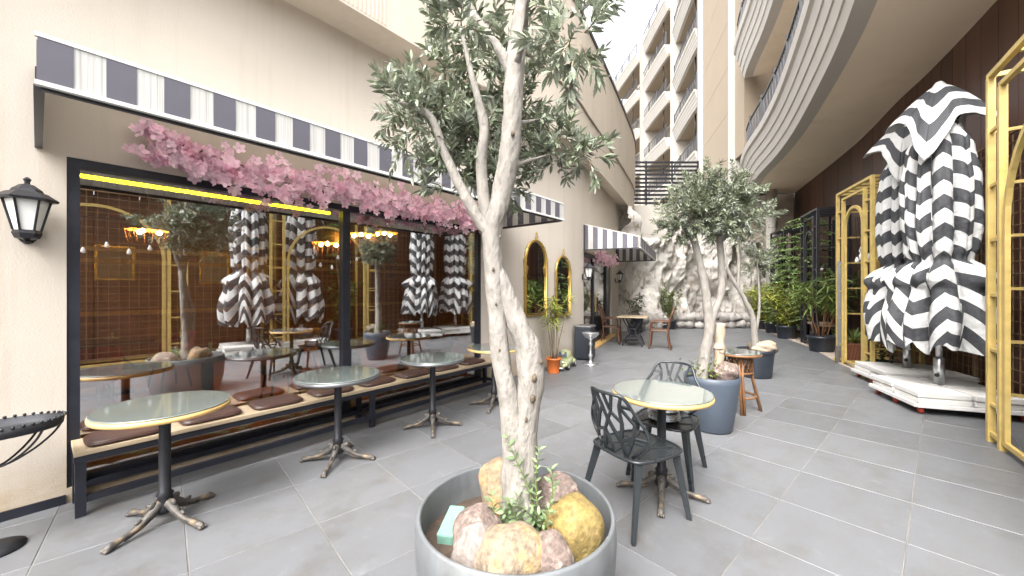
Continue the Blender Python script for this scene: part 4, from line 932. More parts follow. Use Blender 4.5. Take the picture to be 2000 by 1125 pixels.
for rows, sd_ in (
    ([(1.372, 1.062, .34, .120), (1.362, 1.060, .50, .098), (1.352, 1.066, .62, .082), (1.342, 1.078, .80, .060), (1.325, 1.095, .98, .050), (1.304, 1.123, 1.17, .047), (1.293, 1.137, 1.38, .046), (1.283, 1.150, 1.60, .047), (1.283, 1.152, 1.74, .050), (1.304, 1.123, 1.86, .050), (1.331, 1.089, 2.12, .049), (1.343, 1.075, 2.41, .047), (1.353, 1.062, 2.58, .044), (1.366, 1.048, 2.78, .028), (1.38, 1.03, 3.0, .012)], 1),
    ([(1.376, 1.045, .40, .09), (1.374, 1.044, .60, .070), (1.376, 1.038, .80, .060), (1.382, 1.029, .95, .061), (1.390, 1.019, 1.09, .069), (1.382, 1.028, 1.20, .064), (1.360, 1.054, 1.28, .055), (1.335, 1.086, 1.38, .048), (1.315, 1.108, 1.47, .041), (1.292, 1.140, 1.56, .036), (1.285, 1.150, 1.64, .028)], 9),
    ([(1.295, 1.14, 1.68, .036), (1.24, 1.205, 1.79, .031), (1.192, 1.261, 1.92, .027), (1.145, 1.32, 2.08, .022), (1.112, 1.359, 2.22, .020), (1.07, 1.41, 2.27, .018), (1.033, 1.457, 2.29, .011), (1.0, 1.51, 2.32, .004)], 4),
    ([(1.29, 1.15, 1.70, .038), (1.262, 1.18, 1.85, .031), (1.249, 1.19, 2.03, .028), (1.255, 1.18, 2.2, .024), (1.20, 1.2, 2.4, .014), (1.15, 1.22, 2.6, .006)], 6),
    ([(1.342, 1.076, 2.40, .03), (1.300, 1.125, 2.53, .026), (1.257, 1.181, 2.62, .022), (1.20, 1.25, 2.76, .016), (1.1, 1.3, 2.9, .008)], 7),
    ([(1.335, 1.09, 2.2, .02), (1.44, 1.11, 2.25, .012), (1.60, 1.10, 2.32, .004)], 8), ([(1.33, 1.09, 2.0, .018), (1.44, 1.10, 2.06, .011), (1.62, 1.06, 2.14, .004)], 11),
    ([(1.345, 1.07, 2.45, .02), (1.25, .95, 2.5, .013), (1.1, .82, 2.5, .006)], 12)):
    P_, r_ = px(rows, 7); tk.tube(P_, [q*.90 for q in r_], 16, .16, sd_*7.3, 11)
for (x, y, z, r) in ((1.408, .998, 1.11, .034), (1.405, 1.0, 1.17, .026), (1.39, 1.0, .99, .026)): tk.ball((x, y, z), (r, r, r*1.1), 10, 8, .5, x*30)
tk.build('trunk', M['bark'], tree, OT)
for rows in ((1.352, .972, 1.08, .014), (1.352, .982, .99, .016), (1.38, .955, 1.15, .010), (1.33, 1.0, .90, .008), (1.245, 1.115, 1.55, .007), (1.27, 1.10, 1.2, .006), (1.30, 1.05, 2.14, .010), (1.255, 1.107, 1.40, .006)):
    x, y, z, r = rows; MB().ball((x, y, z), (r, r*.8, r*1.25), 10, 6, .4, z*20).build('knot', M['knot'], tree, OT)
def cl(r, f, z, rr, n): c = Vector((OT[0], OT[1], 0)) + RT*r + FD*f; return ((c.x, c.y, z), rr, n)
crown(tree, OT, [cl(-.45, .10, 2.25, (.22, .2, .18), 46), cl(-.24, .24, 2.20, (.24, .18, .2), 58), cl(-.12, .22, 2.03, (.22, .15, .13), 36), cl(-.32, .10, 2.03, (.18, .16, .11), 18), cl(-.50, -.02, 2.28, (.15, .13, .12), 18),
    cl(.19, .27, 2.16, (.16, .15, .16), 28), cl(.33, .2, 2.14, (.14, .14, .10), 13), cl(-.05, .38, 2.35, (.3, .18, .25), 50), cl(-.35, .15, 2.55, (.24, .2, .2), 30), cl(-.1, .32, 2.66, (.3, .18, .2), 32),
    cl(.2, .3, 2.62, (.2, .18, .18), 16), cl(.15, -.50, 2.28, (.15, .13, .12), 13), cl(-.22, -.42, 2.37, (.18, .14, .09), 10), cl(.22, .02, 2.75, (.18, .2, .15), 14), cl(0, .1, 3.0, (.45, .4, .2), 30)],
    M['olive'], M['twig'], .045, .068, True, 300, 11)
# stones resting in the planter
M['stone_tan'] = mat('stone_tan', (.19, .148, .105), .9, var=.45, sc=45, bump=.7, bsc=70, c2=(.30, .21, .10), c2sc=9, c2lo=.48, c2hi=.62)
M['stone_red'] = mat('stone_red', (.145, .108, .092), .9, var=.5, sc=50, bump=.8, bsc=70, c2=(.33, .26, .22), c2sc=12)
M['stone_pink'] = mat('stone_pink', (.19, .16, .143), .9, var=.4, sc=45, bump=.7, bsc=70, c2=(.22, .17, .14), c2sc=14, c2lo=.55, c2hi=.7)
M['stone_yellow'] = mat('stone_yellow', (.18, .128, .04), .9, var=.45, sc=45, bump=.7, bsc=70, c2=(.24, .17, .07), c2sc=12)
M['stone_orange'] = mat('stone_orange', (.21, .158, .098), .9, var=.4, sc=45, bump=.7, bsc=70, c2=(.45, .20, .07), c2sc=5, c2lo=.5, c2hi=.62)
for lab, m, x, y, z, r, rz in (
    ('big tan stone at the front of the foreground planter', 'stone_tan', 1.125, .925, .42, (.135, .11, .105), -.6),
    ('dark reddish stone at the left inside the foreground planter', 'stone_red', 1.135, 1.105, .45, (.115, .085, .085), .5),
    ('pale pink stone squeezed at the left front of the foreground planter', 'stone_pink', 1.065, 1.045, .43, (.075, .07, .09), .2),
    ('greyish pink stone at the right front of the foreground planter', 'stone_red', 1.225, .81, .42, (.075, .08, .09), .1),
    ('mustard yellow stone at the right inside the foreground planter', 'stone_yellow', 1.405, .815, .44, (.105, .10, .125), .3),
    ('orange and cream stone tucked behind the trunk in the foreground planter', 'stone_orange', 1.43, 1.235, .47, (.095, .085, .125), 1.0),
    ('mottled brown stone behind the right side of the trunk in the planter', 'stone_red', 1.545, .985, .46, (.105, .085, .095), .2)):
    c_ = M[m]; o = MB().ball((0, 0, 0), tuple(q*1.2 for q in r), 32, 24, .22, x*17+y*5, 1.3).build('stone', c_); o.location = (x, y, z+.015); o.rotation_euler = (0, 0, rz); tag(o, lab, 'stone', 'stones in the foreground planter')
for lab, pts in (('mint green foam slab along the left inside of the foreground planter', ((1.12, 1.285, .355), (1.29, 1.385, .375), .13, .11)), ('mint green foam piece at the right inside of the foreground planter', ((1.33, .70, .38), (1.50, .735, .42), .06, .09))):
    f = MB(); p_, q_ = Vector(pts[0]), Vector(pts[1]); n = 10
    f.bar(p_, q_, pts[2]*.6, pts[3]*.75); tag(f.build('foam_slab', M['foam'], None, pts[0], bevel=.009), lab, 'foam', 'green foam pieces in the planter')
# young shoots at the foot of the trunk
sh = thing('olive_shoots', 'leafy young green shoots at the foot of the nearest olive trunk', 'plant', (1.27, .99, .40))
sl = MB()
for k in range(17):
    a = R.uniform(0, 6.28); h = R.uniform(.10, .26) if k > 2 else (.44, .36, .30)[k]
    b0 = Vector((1.275, .975, .42)) + RT*R.uniform(-.10, .10) + FD*R.uniform(-.05, .06)
    if k <= 2: b0 = Vector((1.30, .955, .44)) + RT*(.02+.03*k)
    pts = [b0]; dd = (UP + Vector((cos(a), sin(a), 0))*(.45 if k > 2 else .08)).normalized()
    for s in range(5): dd = (dd + rv()*.10).normalized(); pts.append(pts[-1] + dd*h/5)
    MB().tube([tuple(q) for q in pts], [.003, .0028, .0024, .002, .0016, .001], 5).build('stem', M['leaf_green'], sh, (1.27, .99, .40))
    for i in range(8 if k > 2 else 12):
        f = (.15+.85*i/(8 if k > 2 else 12))*5; a_ = min(4, int(f)); q = pts[a_].lerp(pts[a_+1], f-a_); t = (pts[a_+1]-pts[a_]).normalized(); s_ = t.cross(rv()).normalized()
        for sg in (1, -1): L = R.uniform(.028, .046); add_leaf(sl, q, t*.7+s_*sg, UP+rv()*.3, L, L*.2)
M['olive_young'] = mat('olive_young', (.17, .235, .12), .5, var=.15, sc=14, isl=.35, trans=.2)
sl.build('leaves', M['olive_young'], sh, (1.27, .99, .40), kind='stuff')

# second olive in the slate pot
P2 = (4.45, .92, 0)
planter('planter', 'tall slate blue pot behind the lattice chairs holding the middle olive', P2, [(0, 0), (.185, 0), (.195, .02), (.235, .25), (.265, .50), (.268, .56), (.258, .565), (.25, .55), (.24, .5)], M['pot_slate'], .53, .25)
T2 = (4.42, .97, .53); t2 = thing('olive_tree', 'middle olive tree with round grey green crown in the slate pot', 'tree', T2)
tk = MB()
for rows, s_ in (([(4.40, 1.0, .50, .065), (4.43, .98, .75, .055), (4.452, .941, 1.02, .052), (4.44, .955, 1.25, .045), (4.425, .975, 1.48, .042), (4.39, 1.02, 1.75, .038), (4.35, 1.067, 1.98, .034), (4.33, 1.10, 2.2, .022), (4.32, 1.15, 2.45, .010)], 2),
                 ([(4.452, .94, .98, .035), (4.485, .899, 1.21, .034), (4.52, .855, 1.36, .034), (4.536, .837, 1.59, .036), (4.52, .855, 1.97, .032), (4.50, .86, 2.2, .024), (4.48, .85, 2.5, .010)], 5),
                 ([(4.515, .86, 1.95, .028), (4.60, .75, 2.08, .02), (4.66, .66, 2.2, .012)], 6), ([(4.35, 1.07, 1.95, .02), (4.27, 1.15, 2.1, .016), (4.22, 1.25, 2.2, .008)], 7)):
    P_, r_ = px(rows, 6); tk.tube(P_, r_, 12, .2, s_*5, 8)
tk.build('trunk', M['bark'], t2, T2)
def c2(r, f, z, rr, n): c = Vector((4.44, .94, 0)) + RT*r + FD*f; return ((c.x, c.y, z), rr, n)
crown(t2, T2, [c2(-.24, 0, 2.22, (.22, .28, .22), 95), c2(.03, 0, 2.26, (.27, .3, .25), 120), c2(.25, 0, 2.28, (.20, .28, .24), 85), c2(-.10, .08, 2.44, (.22, .28, .2), 70), c2(.20, -.05, 2.48, (.18, .26, .2), 60),
    c2(-.30, .05, 2.09, (.17, .2, .11), 40), c2(.10, -.1, 2.05, (.22, .2, .10), 44), c2(.34, .05, 2.14, (.14, .18, .13), 30), c2(-.02, 0, 2.56, (.18, .2, .15), 24)], M['olive_far'], M['twig'], .04, .06, False, 0, 13, .14)
lg = MB(); P_, r_ = px([(4.52, .87, .5, .05), (4.525, .865, .8, .048), (4.53, .86, .83, .062), (4.53, .86, .9, .05), (4.545, .845, 1.10, .046)], 5); lg.tube(P_, r_, 14, .5, 3, 14)
tag(lg.build('log', M['bark_brown'], None, (4.52, .87, .5)), 'upright brown cut log standing in the slate pot', 'log')
o = MB().ball((0, 0, 0), (.15, .13, .11), 20, 14, .35, 3, 1.8).build('stone', M['stone_red']); o.location = (4.45, .79, .60); tag(o, 'brown rounded stone at the rim of the slate pot', 'stone')
hb = thing('small_shrub', 'low leafy shrub filling the slate pot around the middle olive', 'plant', (4.40, 1.0, .54)); hl = MB()
for k in range(150): q = Vector((4.43, .95, .57)) + Vector((R.gauss(0, .09), R.gauss(0, .09), abs(R.gauss(0, .08)))); add_leaf(hl, q, rv()+UP*.4, UP+rv()*.4, R.uniform(.03, .06), .012, False)
hl.build('leaves', M['leaf_green'], hb, (4.40, 1.0, .54), kind='stuff')

# third olive in the black nursery pot
P3 = (7.55, .90, 0)
planter('planter', 'wide black nursery pot behind the rattan table holding the farthest olive', P3, [(0, 0), (.235, 0), (.24, .02), (.272, .36), (.272, .39), (.285, .40), (.287, .45), (.275, .455), (.265, .43), (.26, .4)], M['pot_black'], .42, .265)
T3 = (7.53, .90, .42); t3 = thing('olive_tree', 'farthest slender olive tree with sparse crown in the black nursery pot', 'tree', T3); tk = MB()
for rows, s_ in (([(7.53, .89, .40, .07), (7.517, .9, .62, .055), (7.49, .925, .98, .045), (7.40, 1.03, 1.28, .036), (7.329, 1.124, 1.49, .032), (7.27, 1.2, 1.65, .028), (7.222, 1.256, 1.83, .024), (7.2, 1.3, 2.3, .018), (7.25, 1.25, 2.6, .01)], 3),
                 ([(7.34, 1.11, 1.48, .024), (7.345, 1.105, 1.9, .024), (7.335, 1.12, 2.34, .02), (7.437, .991, 2.6, .014), (7.5, .9, 2.75, .008)], 4), ([(7.50, .91, .6, .03), (7.56, .84, 1.1, .02), (7.55, .85, 1.6, .014), (7.53, .87, 1.95, .008)], 6)):
    P_, r_ = px(rows, 6); tk.tube(P_, r_, 10, .2, s_*4, 7)
tk.build('trunk', M['bark'], t3, T3)
crown(t3, T3, [((7.545, .86, 1.92), (.22, .22, .24), 60), ((7.45, .98, 2.55), (.25, .25, .25), 40), ((7.22, 1.27, 2.5), (.3, .3, .3), 46), ((7.6, .8, 2.7), (.3, .3, .15), 26)], M['olive_far'], M['twig'], .045, .07, False, 0, 10, .14)
o = MB().ball((0, 0, 0), (.24, .2, .11), 20, 12, .4, 8, 2).build('root_mound', M['bark_brown']); o.location = (7.62, .80, .47); tag(o, 'pale dry mound of roots and earth in the black nursery pot', 'mound')

# ------------------------------------------------------------------ potted plants
def pot_prof(r, h): return [(0, 0), (r*.8, 0), (r*.82, .01), (r*.97, h*.86), (r*1.04, h*.87), (r*1.05, h), (r*.98, h), (r*.93, h*.88)]
def potted(label, loc, r, h, pm, lm, stems, H, spread, nl, L, W, stem_m='twig', tuft=.5, group='potted plants', name='potted_plant', arch=.3):
    t = thing(name, label, 'potted plant', loc, R.uniform(0, 6), group)
    MB().lathe(pot_prof(r, h), 28, cap=False).build('pot', M[pm], t); MB().lathe([(r*.95, h*.88), (0, h*.9)], 20, cap=False).build('soil', M['soil'], t)
    lf = MB()
    for k in range(stems):
        a = 2*pi*k/stems + R.uniform(-.4, .4); b0 = Vector((cos(a), sin(a), 0))*r*.5*R.random() + UP*h*.85; hh = H*R.uniform(.7, 1.05)
        pts = [b0]; dd = (UP + Vector((cos(a), sin(a), 0))*spread*R.uniform(.4, 1)).normalized()
        for s in range(6): dd = (dd + rv()*.06 + UP*.04).normalized(); pts.append(pts[-1] + dd*hh/6)
        MB().tube([tuple(q) for q in pts], [.010-.0012*i for i in range(7)], 5).build('stem', M[stem_m], t)
        for i in range(nl):
            f = (1 - tuft*R.random()**1.3)*5.98; a_ = min(5, int(f)); q = pts[a_].lerp(pts[a_+1], f-a_); w = R.uniform(0, 6.28)
            add_leaf(lf, q, Vector((cos(w), sin(w), R.uniform(-.4, .8))), UP + rv()*.25, L*R.uniform(.6, 1.15), W*R.uniform(.8, 1.2), True, R.uniform(.1, arch+.2))
    lf.build('foliage', M[lm], t, kind='stuff'); return t
potted('narrow leaved plant in an orange plastic pot under the mirrors', (5.66, 3.66, 0), .125, .26, 'terracotta', 'leaf_yellow', 9, 1.15, .22, 46, .17, .010, tuft=.4)
potted('leafy bush in a black pot in front of the rock face', (14.3, 4.35, 0), .27, .32, 'pot_black', 'leaf_green', 16, 1.35, .34, 70, .10, .02, tuft=.85)
potted('small pale plant in a black pot behind the square table', (12.6, 4.85, 0), .2, .5, 'pot_black', 'leaf_dark', 6, .8, .3, 30, .22, .02, tuft=.7)
potted('yellow green bush in a black pot at the far end of the right row', (16.3, 1.75, 0), .24, .34, 'pot_black', 'leaf_yellow', 22, 1.35, .5, 60, .2, .016, tuft=.9)
potted('yellow green bush in a black pot, second from the far end of the right row', (15.2, 1.30, 0), .25, .34, 'pot_black', 'leaf_yellow', 22, 1.35, .5, 60, .2, .016, tuft=.9)
potted('yellow green bush in a black pot nearest the black frame', (13.75, .86, 0), .26, .38, 'pot_black', 'leaf_yellow', 22, 1.35, .5, 60, .2, .016, tuft=.9)
potted('tall grassy cane plant in a black pot beside the yellow frame', (11.45, .05, 0), .27, .36, 'pot_black', 'leaf_green', 10, 1.45, .38, 46, .30, .016, stem_m='bamboo', tuft=.45, arch=.5)
potted('grassy cane plant behind the black frame', (12.1, -.25, 0), .25, .36, 'pot_slate', 'leaf_dark', 9, 1.7, .3, 46, .30, .016, stem_m='bamboo', tuft=.5, arch=.5)
potted('spiky plant in a black bowl behind the parasol bases', (8.95, -.78, 0), .22, .24, 'pot_black', 'leaf_dark', 5, .5, .4, 16, .25, .02, tuft=.8)
potted('leafy plant in a slate pot inside the nearest yellow frame', (5.05, -1.66, 0), .22, .42, 'pot_slate', 'leaf_green', 8, 1.5, .25, 34, .14, .035, tuft=.8)
potted('leafy plant in a slate pot at the back of the nearest yellow frame', (4.1, -1.75, 0), .22, .42, 'pot_slate', 'leaf_dark', 8, 1.3, .25, 34, .14, .035, tuft=.8)
# feathery climbers
def climber(label, loc, H, n, spread, group='feathery climbers', m='leaf_bright', ang=None):
    t = thing('climbing_plant', label, 'plant', loc, 0, group); lf = MB()
    pts = cr([(0, 0, 0), (.06, .05, H*.3), (-.05, .02, H*.65), (.03, .04, H)], 6); MB().tube(pts, [.022*(1-.035*i) for i in range(len(pts))], 7).build('stem', M['bark_brown'], t)
    for k in range(n):
        f = .25+.75*k/n; p = Vector(pts[min(len(pts)-1, int(f*(len(pts)-1)))]); a = R.uniform(0, 6.28) if ang is None else ang + R.gauss(0, .7)
        d = Vector((cos(a), sin(a), R.uniform(-.1, .35))); L = spread*R.uniform(.6, 1.1)
        for i in range(9):
            q = p + d*L*(i+1)/9 + UP*(-.30*L*((i+1)/9)**2); s_ = d.cross(UP).normalized()
            for sg in (-1, 1): add_leaf(lf, q, s_*sg+d*.3-UP*.35+rv()*.15, UP+rv()*.4, .12*(1-.04*i), .032, False)
    lf.build('fronds', M[m], t, kind='stuff'); return t
climber('feathery bright green climber on the far black frame', (14.0, .78, 0), 3.1, 90, .55); climber('feathery bright green climber over the top of the near black frame', (13.1, .22, 0), 3.5, 80, .6)
climber('feathery pale climber at the far end by the dark shop front', (14.75, 1.12, 0), 2.8, 80, .45); climber('small leafy climber above the nearest yellow frame', (5.0, -1.9, 0), 4.0, 24, .35, m='leaf_green')
# ------------------------------------------------------------------ closed striped parasols on rolling bases
def stripe_mat():
    m = bpy.data.materials.new('parasol_fabric'); m.use_nodes = True; nt = m.node_tree; N = nt.nodes; L = nt.links; b = N['Principled BSDF']
    uv = N.new('ShaderNodeUVMap'); sp = N.new('ShaderNodeSeparateXYZ'); L.new(uv.outputs[0], sp.inputs[0])
    fr = N.new('ShaderNodeMath'); fr.operation = 'FRACT'; L.new(sp.outputs['Y'], fr.inputs[0])
    gt = N.new('ShaderNodeMath'); gt.operation = 'GREATER_THAN'; L.new(fr.outputs[0], gt.inputs[0]); gt.inputs[1].default_value = .5
    nz = N.new('ShaderNodeTexNoise'); nz.inputs['Scale'].default_value = 5; nz.inputs['Detail'].default_value = 5; tc = N.new('ShaderNodeTexCoord'); L.new(tc.outputs['Object'], nz.inputs['Vector'])
    mr = N.new('ShaderNodeMapRange'); mr.inputs[3].default_value = .88; mr.inputs[4].default_value = 1.06; L.new(nz.outputs[0], mr.inputs[0])
    mx = N.new('ShaderNodeMix'); mx.data_type = 'RGBA'; L.new(gt.outputs[0], mx.inputs[0]); mx.inputs[6].default_value = (.58, .58, .57, 1); mx.inputs[7].default_value = (.045, .047, .052, 1)
    vm = N.new('ShaderNodeVectorMath'); vm.operation = 'SCALE'; L.new(mx.outputs[2], vm.inputs[0]); L.new(mr.outputs[0], vm.inputs['Scale']); L.new(vm.outputs[0], b.inputs['Base Color']); b.inputs['Roughness'].default_value = .75
    w = N.new('ShaderNodeTexNoise'); w.inputs['Scale'].default_value = 14; w.inputs['Detail'].default_value = 4; L.new(tc.outputs['Object'], w.inputs['Vector']); bp = N.new('ShaderNodeBump'); bp.inputs['Strength'].default_value = .6; bp.inputs['Distance'].default_value = .035; L.new(w.outputs[0], bp.inputs['Height']); L.new(bp.outputs[0], b.inputs['Normal'])
    return m
M['parasol'] = stripe_mat()
PER = .34
def tri(x): x = x % 1; return 4*abs(x-.5) - 1      # -1..1
def parasol(label, loc, rz, seed, zb=.30):
    """loc z = top of the base; built to 4.02 m above the ground"""
    t = thing('closed_parasol', label, 'parasol', loc, rz, 'closed striped parasols'); z0 = loc[2]; top = 4.02 - z0
    MB().lathe([(.032, 0), (.032, top-.15)], 16).build('pole', M['steel'], t)
    c = MB(); c.lathe([(.052, 0), (.052, .32), (.038, .34)], 20); c.build('pole_sleeve', M['steel'], t)
    kn = MB().lathe([(.02, 0), (.024, .03), (.01, .035)], 10); kn.build('clamp_knob', M['black_steel'], t).matrix_local = Matrix.Translation((.05, 0, .12)) @ Matrix.Rotation(pi/2, 4, 'Y')
    nf = 11; S = seed*3.1
    zt_, zw, zl = top-.42, 1.70-z0, .76-z0             # top of body, waist, hem
    def rad(v):                                        # v 0 top .. 1 hem
        K = [(0, .10), (.04, .20), (.14, .315), (.30, .36), (.46, .365), (.58, .335), (.63, .285), (.655, .36), (.74, .45), (.88, .52), (1, .50)]
        for (a, ra), (b, rb) in zip(K, K[1:]):
            if a <= v <= b: q = (v-a)/(b-a); q = q*q*(3-2*q); return lerp(ra, rb, q)
        return .4
    CH = [R.choice((.30, .30, -.28, .05)) for _ in range(nf)]; OF = [R.uniform(-.16, .16) for _ in range(nf)]; WD = [R.uniform(.7, 1.3) for _ in range(nf)]
    cs = [0]
    for w_ in WD: cs.append(cs[-1] + w_/sum(WD))
    def sec(u, v):                                     # pleat index and position across it
        uu = (u + .012*vn(v*3, S, u*0)) % 1
        for i in range(nf):
            if uu < cs[i+1] or i == nf-1: return i, (uu-cs[i])/(cs[i+1]-cs[i])
    def body(u, v):
        th = 2*pi*u; i, s_ = sec(u, v); pl = max(0, sin(pi*min(1, max(0, s_))))**.55; r = rad(v); sk = max(0, (v-.64)/.36)
        dp = (.30 + .16*OF[i])*(1 if v > .06 else v/.06); r *= 1 - dp*(1-pl) - .05*(1-abs(sin(pi*s_*2)))*(1-sk)
        r += .03*vn(cos(th)*2.2+S, sin(th)*2.2, v*5)*(1+1.6*sk) + sk*(.07*vn(cos(th)*4+S, sin(th)*4, v*4) + .05*sin(3*th+S) + .35*OF[i])
        if .645 < v < .75: r += .10*sin(pi*(v-.645)/.105)*max(0, vn(cos(th)*2.5, sin(th)*2.5, S+4)+.25)*2
        z = lerp(zt_, zl, v) + (.13*vn(cos(th)*3, sin(th)*3, S+2) + .12*(1-2*abs(s_-.5)) - .10)*sk
        return (r*cos(th), r*sin(th), z)
    def buv(u, v):
        i, s_ = sec(u, v); th = 2*pi*u; sk = max(0, (v-.64)/.36); z = lerp(zt_, zl, v)
        return (u, z/PER + CH[i]*2*abs(s_-.5) + OF[i] + sk*(1.0*vn(cos(th)*2, sin(th)*2, S+v)+.6*CH[i]*(abs(s_-.5)*4-1)))
    bb = MB(); bb.grid(body, 260, 90, True, buv); o = bb.build('canopy', M['parasol'], t)
    CN = [(.52, 1.02), (.50, .62), (.42, .70), (.52, .42)]   # reach and drop of the four corners
    def hood(u, v):
        th = 2*pi*u; q = u*4; i = int(q) % 4; f = q - int(q); j = (i+1) % 4; k = abs(2*f-1)**1.5; e = f*f*(3-2*f)
        rc, dc = lerp(CN[i][0], CN[j][0], e), lerp(CN[i][1], CN[j][1], e)
        r = .04 + (rc*(.60+.40*k) - .03)*v**.85 + .018*sin(11*th+S)*v*v; z = top - dc*(.62+.38*k)*v**1.15 - .05*v*vn(cos(th)*3, sin(th)*3, S+1)
        return (r*cos(th), r*sin(th), z)
    hd = MB(); hd.grid(hood, 112, 26, True, lambda u, v: (u, v*2.35 + .12)); h = hd.build('vent_hood', M['parasol'], t); md = h.modifiers.new('solid', 'SOLIDIFY'); md.thickness = .006
    MB().lathe([(.055, top-.01), (.06, top+.01), (.03, top+.05), (.0, top+.06)], 14, cap=False).build('finial', M['white'], t)
    MB().ring((0, 0, zw-.005), .24, .008, 'z', 40).build('tie_rope', M['white'], t)
    return t
def rolling_base(label, F, a, seed):
    """F: front corner in plan, a: heading of its first edge; square 1 m"""
    t = thing('parasol_base', label, 'parasol base', (F[0], F[1], 0), a, 'rolling parasol bases')
    fr = MB()
    for p, q in (((0, 0), (1, 0)), ((1, 0), (1, -1)), ((1, -1), (0, -1)), ((0, -1), (0, 0)), ((.5, 0), (.5, -1)), ((0, -.5), (1, -.5))): fr.bar((p[0], p[1], .105), (q[0], q[1], .105), .05, .04)
    fr.build('frame', M['white'], t)
    for i in range(2):
        for j in range(2):
            for k in range(2):
                x, y = .25+.5*i + R.uniform(-.012, .012), -.25-.5*j + R.uniform(-.012, .012)
                MB().box((x, y, .158+k*.066), (.475, .475, .060), R.uniform(-.025, .025)).build('slab', M['concrete'], t, bevel=.008)
    for x, y in ((.06, -.06), (.94, -.06), (.94, -.94), (.06, -.94), (.5, -.04)):
        w = MB().lathe([(.012, -.018), (.038, -.016), (.042, 0), (.038, .016), (.012, .018)], 16).build('caster', M['red_wheel'], t); w.matrix_local = Matrix.Translation((x, y, .042)) @ Matrix.Rotation(pi/2, 4, 'X')
        MB().box((0, .0, .0), (.03, .05, .05)).build('caster_fork', M['steel'], w).location = (0, .045, 0)
    return t
BA = atan2(.33, .94)
def base_c(F, a): return (F[0] + .5*cos(a) + .5*sin(a), F[1] + .5*sin(a) - .5*cos(a))
for (F, a, lb, lp, sd_, rz) in (((6.46, -.84), BA, 'white slab rolling base of the nearest standing parasol', 'nearest closed black and white striped parasol beside the yellow frame', 1, 2.75),
                        ((7.66, -.70), BA, 'white slab rolling base of the parasol standing behind', 'closed black and white striped parasol standing behind the nearest one', 5, 2.85)):
    rolling_base(lb, F, a, sd_); c = base_c(F, a); parasol(lp, (c[0]+.08, c[1]+.02, .257), rz, sd_)
for (F, a, lb, lp, sd_, rz) in (((2.35, -1.25), .15, 'white slab rolling base of the left parasol seen reflected in the shop window', 'left closed striped parasol seen only reflected in the shop window', 2, .2),
                        ((3.45, -1.30), .15, 'white slab rolling base of the right parasol seen reflected in the shop window', 'right closed striped parasol seen only reflected in the shop window', 8, .5)):
    rolling_base(lb, F, a, sd_); c = base_c(F, a); parasol(lp, (c[0], c[1], .257), rz, sd_)

# ------------------------------------------------------------------ steel garden frames with arches, mesh and bulbs
def pergola(name, label, p0, p1, depth, m, H, H2, arch_top, group, bulbs=6, rungs=True, shelf=False):
    """front face from p0 to p1 (p0 the far end), depth to the right towards the wall; ladder posts at both ends, arch between"""
    p0 = Vector((p0[0], p0[1], 0)); p1 = Vector((p1[0], p1[1], 0)); L = (p1-p0).length; rz = atan2(p1.y-p0.y, p1.x-p0.x)
    t = thing(name, label, 'garden frame', tuple(p0), rz, group)    # local: x from p0 to p1, +y towards the wall (p1 is nearer the camera, so left of travel)
    w = .052; g_ = .26
    xs = [0, g_, L-g_, L]
    for i, x in enumerate(xs):
        for y in (0, depth):
            MB().bx(x-w/2, x+w/2, y-w/2, y+w/2, 0, (H if i in (0, 3) else H2)).build('post', M[m], t)
    for y in (0, depth):
        MB().bx(-w/2, L+w/2, y-w*.45, y+w*.45, H, H+.045).build('top_beam', M[m], t); MB().bx(g_-w/2, L-g_+w/2, y-w*.4, y+w*.4, H2, H2+.04).build('top_beam', M[m], t)
        MB().bx(w/2, L-w/2, y-w*.3, y+w*.3, .06, .10).build('bottom_rail', M[m], t)
    for x in [L*k/5 for k in range(6)]: MB().bx(x-.02, x+.02, w*.46, depth-w*.46, H+.002, H+.04).build('roof_bar', M[m], t)
    for xa in (0, L-g_):
        for k in range(6): z = .35+k*.52; MB().bx(xa+w/2, xa+g_-w/2, -.014, .014, z, z+.028).build('rung', M[m], t)
    for x in (0, L):
        for k in range(6): z = .45+k*.5; MB().bx(x-.014, x+.014, w/2, depth-w/2, z, z+.028).build('rung', M[m], t)
    r = (L-2*g_-.16)/2; cx = L/2; zc = arch_top-r
    arc = [(cx-r, 0, .1)] + [(cx-r, 0, z) for z in (zc*.5,)] + [(cx+r*cos(a), 0, zc+r*sin(a)) for a in [pi-pi*k/18 for k in range(19)]] + [(cx+r, 0, zc*.5), (cx+r, 0, .1)]
    ab = MB()
    for a, b in zip(arc, arc[1:]): ab.bar(a, b, .05, .035, up=(0, 1, 0))
    ab.build('arch', M[m], t)
    ms = MB(); nx = max(4, int(L/.11)); nz = 26                   # wire mesh at the back
    for i in range(nx+1): ms.bar((L*i/nx, depth+.03, .1), (L*i/nx, depth+.03, H), .010)
    for k in range(nz+1): ms.bar((0, depth+.039, .1+(H-.1)*k/nz), (L, depth+.039, .1+(H-.1)*k/nz), .010)
    ms.build('wire_mesh', M['rust_wire'], t, kind='stuff')
    if shelf:
        MB().bx(w, L-w, .03, depth-.05, .55, .58).build('shelf', M['wood_light'], t)
    if bulbs:
        MB().tube([(g_, .12, arch_top-.1), (cx, .12, arch_top-.22), (L-g_, .12, arch_top-.1)], .006, 5).build('light_cable', M['rubber'], t)
        for k in range(bulbs):
            x = lerp(g_+.12, L-g_-.12, (k+.5)/bulbs); z = arch_top - .45 - R.uniform(0, .55); y = .12+R.uniform(-.05, .12)
            fx_ = MB(); fx_.tube([(x, .12, arch_top-.16), (x, y, z+.09)], .004, 4); fx_.lathe([(.016, .03), (.016, .09)], 8, (x, y, z)); h = fx_.build('bulb_holder', M['rubber'], t)
            MB().lathe([(.012, .03), (.018, .01), (.036, -.04), (.03, -.07), (0, -.085)], 12, (x, y, z), cap=False).build('bulb', M['bulb'], h)
    return t
